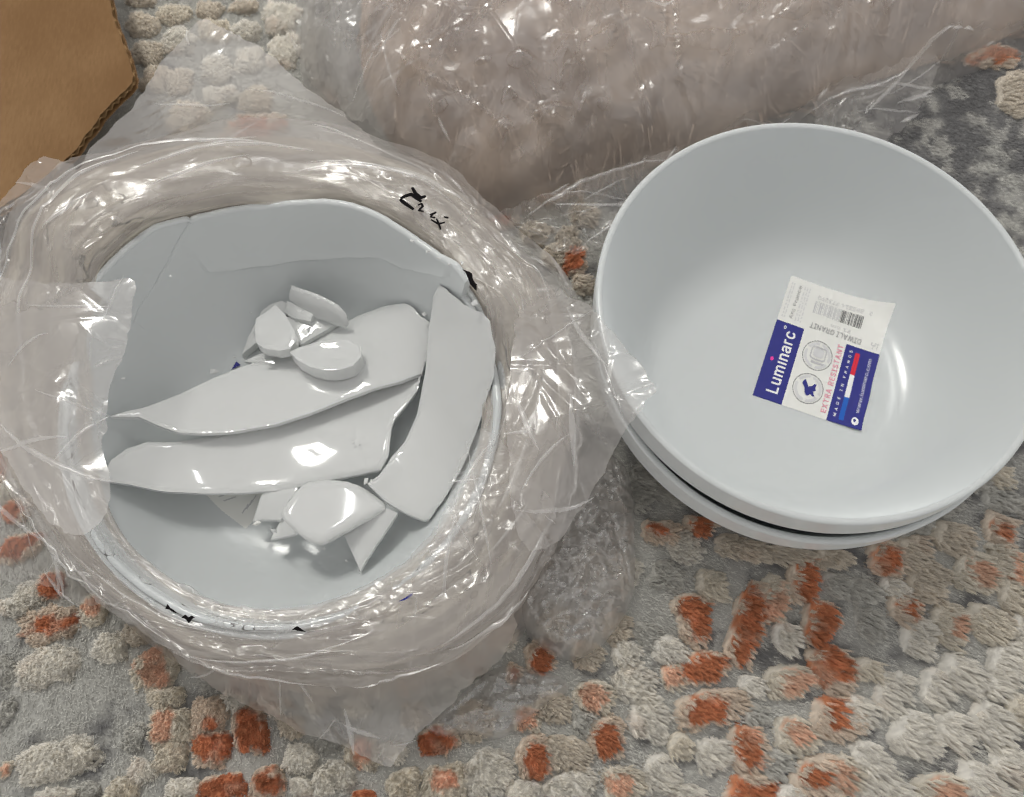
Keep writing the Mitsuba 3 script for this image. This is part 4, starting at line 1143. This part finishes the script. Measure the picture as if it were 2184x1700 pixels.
sd_ = np.column_stack([-np.sin(sw), np.cos(sw), 0 * sw]) * fr.uniform(0.0003, 0.0007, (len(q), 1))
v = np.stack([c_ - sd_, c_ + sd_, e_], 1).reshape(-1, 3)
tone_ = fr.uniform(0.6, 1.25, (len(q), 1)) * (0.8 + 0.5 * (fbm2(q, 0.02, 63)[:, None] + .5))
scene['wrapped_roll__fibre'] = fuzz_ply(v, np.arange(len(v)).reshape(-1, 3), np.repeat(np.column_stack([fr.normal(0, .25, (len(q), 2)), np.ones(len(q))]), 3, 0), np.repeat(np.array([[0.43, 0.34, 0.275]]) * tone_, 3, 0))
labels['wrapped_roll__fibre'] = {'kind': 'stuff'}
big = [(640, 90), (650, 190), (730, 270), (850, 345), (950, 410), (1030, 452), (1080, 462), (1160, 450), (1280, 408), (1400, 368), (1560, 305), (1760, 240), (1900, 190), (2100, 120), (2300, 45), (2750, -130), (2550, -800), (1300, -800), (760, -600), (690, -200)]
put('film', pillow(big, 0.092, 0.10, 0.0018, rel(81, .0032, .040, .0042, .026, .010, 120, False), zref=0.012, seed=2, power=0.55), 'film_crisp', roll, smooth=14)
m = (pillow([(1300 + (x - 1300) * 1.01, y + 4) for x, y in big], 0.098, 0.11, 0.0018, rel(82, .0036, .030, .0034, .019, .012, 120), zref=0.012, seed=3, power=0.5))
fk = put('film', m, 'film_clear', roll, smooth=14)
PV, PF = pinches(m, 190, 0.030, 88, 0.0010, 0.0007, hubs=14)
QV, QF = pinches(m, 24, 0.10, 89, 0.0024, 0.0007, heading=0.42, jitter=0.2)
put('crease', (np.vstack([PV, QV]), np.vstack([PF, QF + len(PV)])), 'film_crease', fk, smooth=True, kind='stuff')
SKIRT = [
    ('film_haze', [(1060, 430, .03), (1200, 385, .04), (1400, 320, .05), (1600, 240, .055), (1800, 160, .06), (1980, 95, .06), (2300, -20, .06), (2300, 30, .03), (2100, 108, .025), (1990, 135, .025), (1900, 190, .022), (1745, 240, .02), (1620, 300, .016), (1430, 370, .016), (1300, 440, .014), (1180, 520, .012), (1110, 500, .014)],
     [], rel(83, .0034, .022, .0008, .008, .006), 'edge of film trailing along the front of the bundle'),
    ('film_clear', [(1060, 440, .025), (1250, 390, .03), (1430, 320, .03), (1480, 330, .02), (1430, 420, .016), (1340, 520, .014), (1250, 545, .013), (1160, 535, .013), (1095, 490, .016)], [], rel(84, .0036, .020, .001, .008, .004), None),
    ('film_clear', [(1735, 205, .03), (1850, 160, .035), (1950, 120, .035), (2010, 105, .03), (1990, 190, .02), (1930, 270, .014), (1860, 330, .013), (1780, 330, .013), (1740, 280, .016)], [], rel(85, .0034, .022, .0008, .008, .004), None),
    ('film_clear', [(600, 60, .02), (660, -20, .03), (800, -60, .06), (860, 40, .09), (850, 200, .09), (840, 320, .07), (760, 260, .04), (680, 190, .02)], [], rel(86, .005, .03, .001, .01, .006), None),
]
for mat, out, inner, rl_, lb in SKIRT:
    m = sheet(out, inner, 0.0014, rl_, 0.004, seed=len(scene))
    fk = put('film', m, mat, roll, label=lb, smooth=30)
    put('crease', pinches(m, 11, 0.08, len(scene), 0.0011, 0.0006, heading=0.40, jitter=0.35), 'film_crease', fk, smooth=True, kind='stuff')

# ------------------------------------------------------------------ cardboard at the upper left
card = thing('cardboard_flap', 'brown corrugated cardboard flap with a ragged cut edge in the upper left corner', 'cardboard')
CZ = lambda x, y: 0.045 + 0.02 * (0.5 - y / 500)
cpts = [(-300, -300), (150, -300), (232, -20), (240, 20), (252, 60), (268, 100), (280, 135), (288, 158), (284, 178), (268, 195), (240, 220), (215, 245), (196, 275), (165, 315), (130, 352), (90, 385), (40, 420), (-40, 470), (-300, 600)]
C3 = np.array([at(x, y, CZ(x, y)) for x, y in cpts])
zfc = spread(C3, 1e-6)
loop = densify(C3[:, :2], 0.0012)
loop = loop + 0.0024 * np.column_stack([fbm2(loop, 0.006, 1), fbm2(loop, 0.006, 2)])
cpoly = Polygon(loop).buffer(0)


def board(z_off, inset, seed, wave=None, step=0.0022, up=1):
    poly = cpoly.buffer(-inset) if inset >= 0 else cpoly.buffer(-inset)
    poly = max(getattr(poly, 'geoms', [poly]), key=lambda g: g.area)
    poly = Polygon(densify(np.array(poly.exterior.coords)[:-1], 0.0012))
    p, t, nb = fill(poly, step, seed)
    z = zfc(p) + z_off + 0.0006 * fbm2(p, 0.03, 4)
    # pressed crease
    a, b = at(-10, 0, .05)[:2], at(95, 190, .05)[:2]
    nrm = np.array([-(b - a)[1], (b - a)[0]]); nrm /= np.linalg.norm(nrm)
    dd = np.abs((p - a) @ nrm)
    z = z - 0.0007 * np.clip(1 - (dd / 0.014) ** 2, 0, 1) ** 2 * up
    if wave is not None:
        z = z + wave(p)
    return trimesh.Trimesh(np.column_stack([p, z]), t, process=False)


put('liner', board(0.0, 0.0004, 1), 'cardboard', card, smooth=True)
flute = lambda p: 0.0010 * np.sin((p[:, 0] * 0.45 + p[:, 1] * 0.89) * 2 * np.pi / 0.0062 + 5 * fbm2(p, 0.03, 12)) * (0.5 + 1.2 * (fbm2(p, 0.012, 14) + .5))
put('fluting', board(-0.0022, -0.0002, 2, flute, 0.0011, 0), 'cardboard_core', card, smooth=True)
put('liner', board(-0.0046, -0.0012, 3, None, 0.0022, 0), 'cardboard', card, smooth=True)
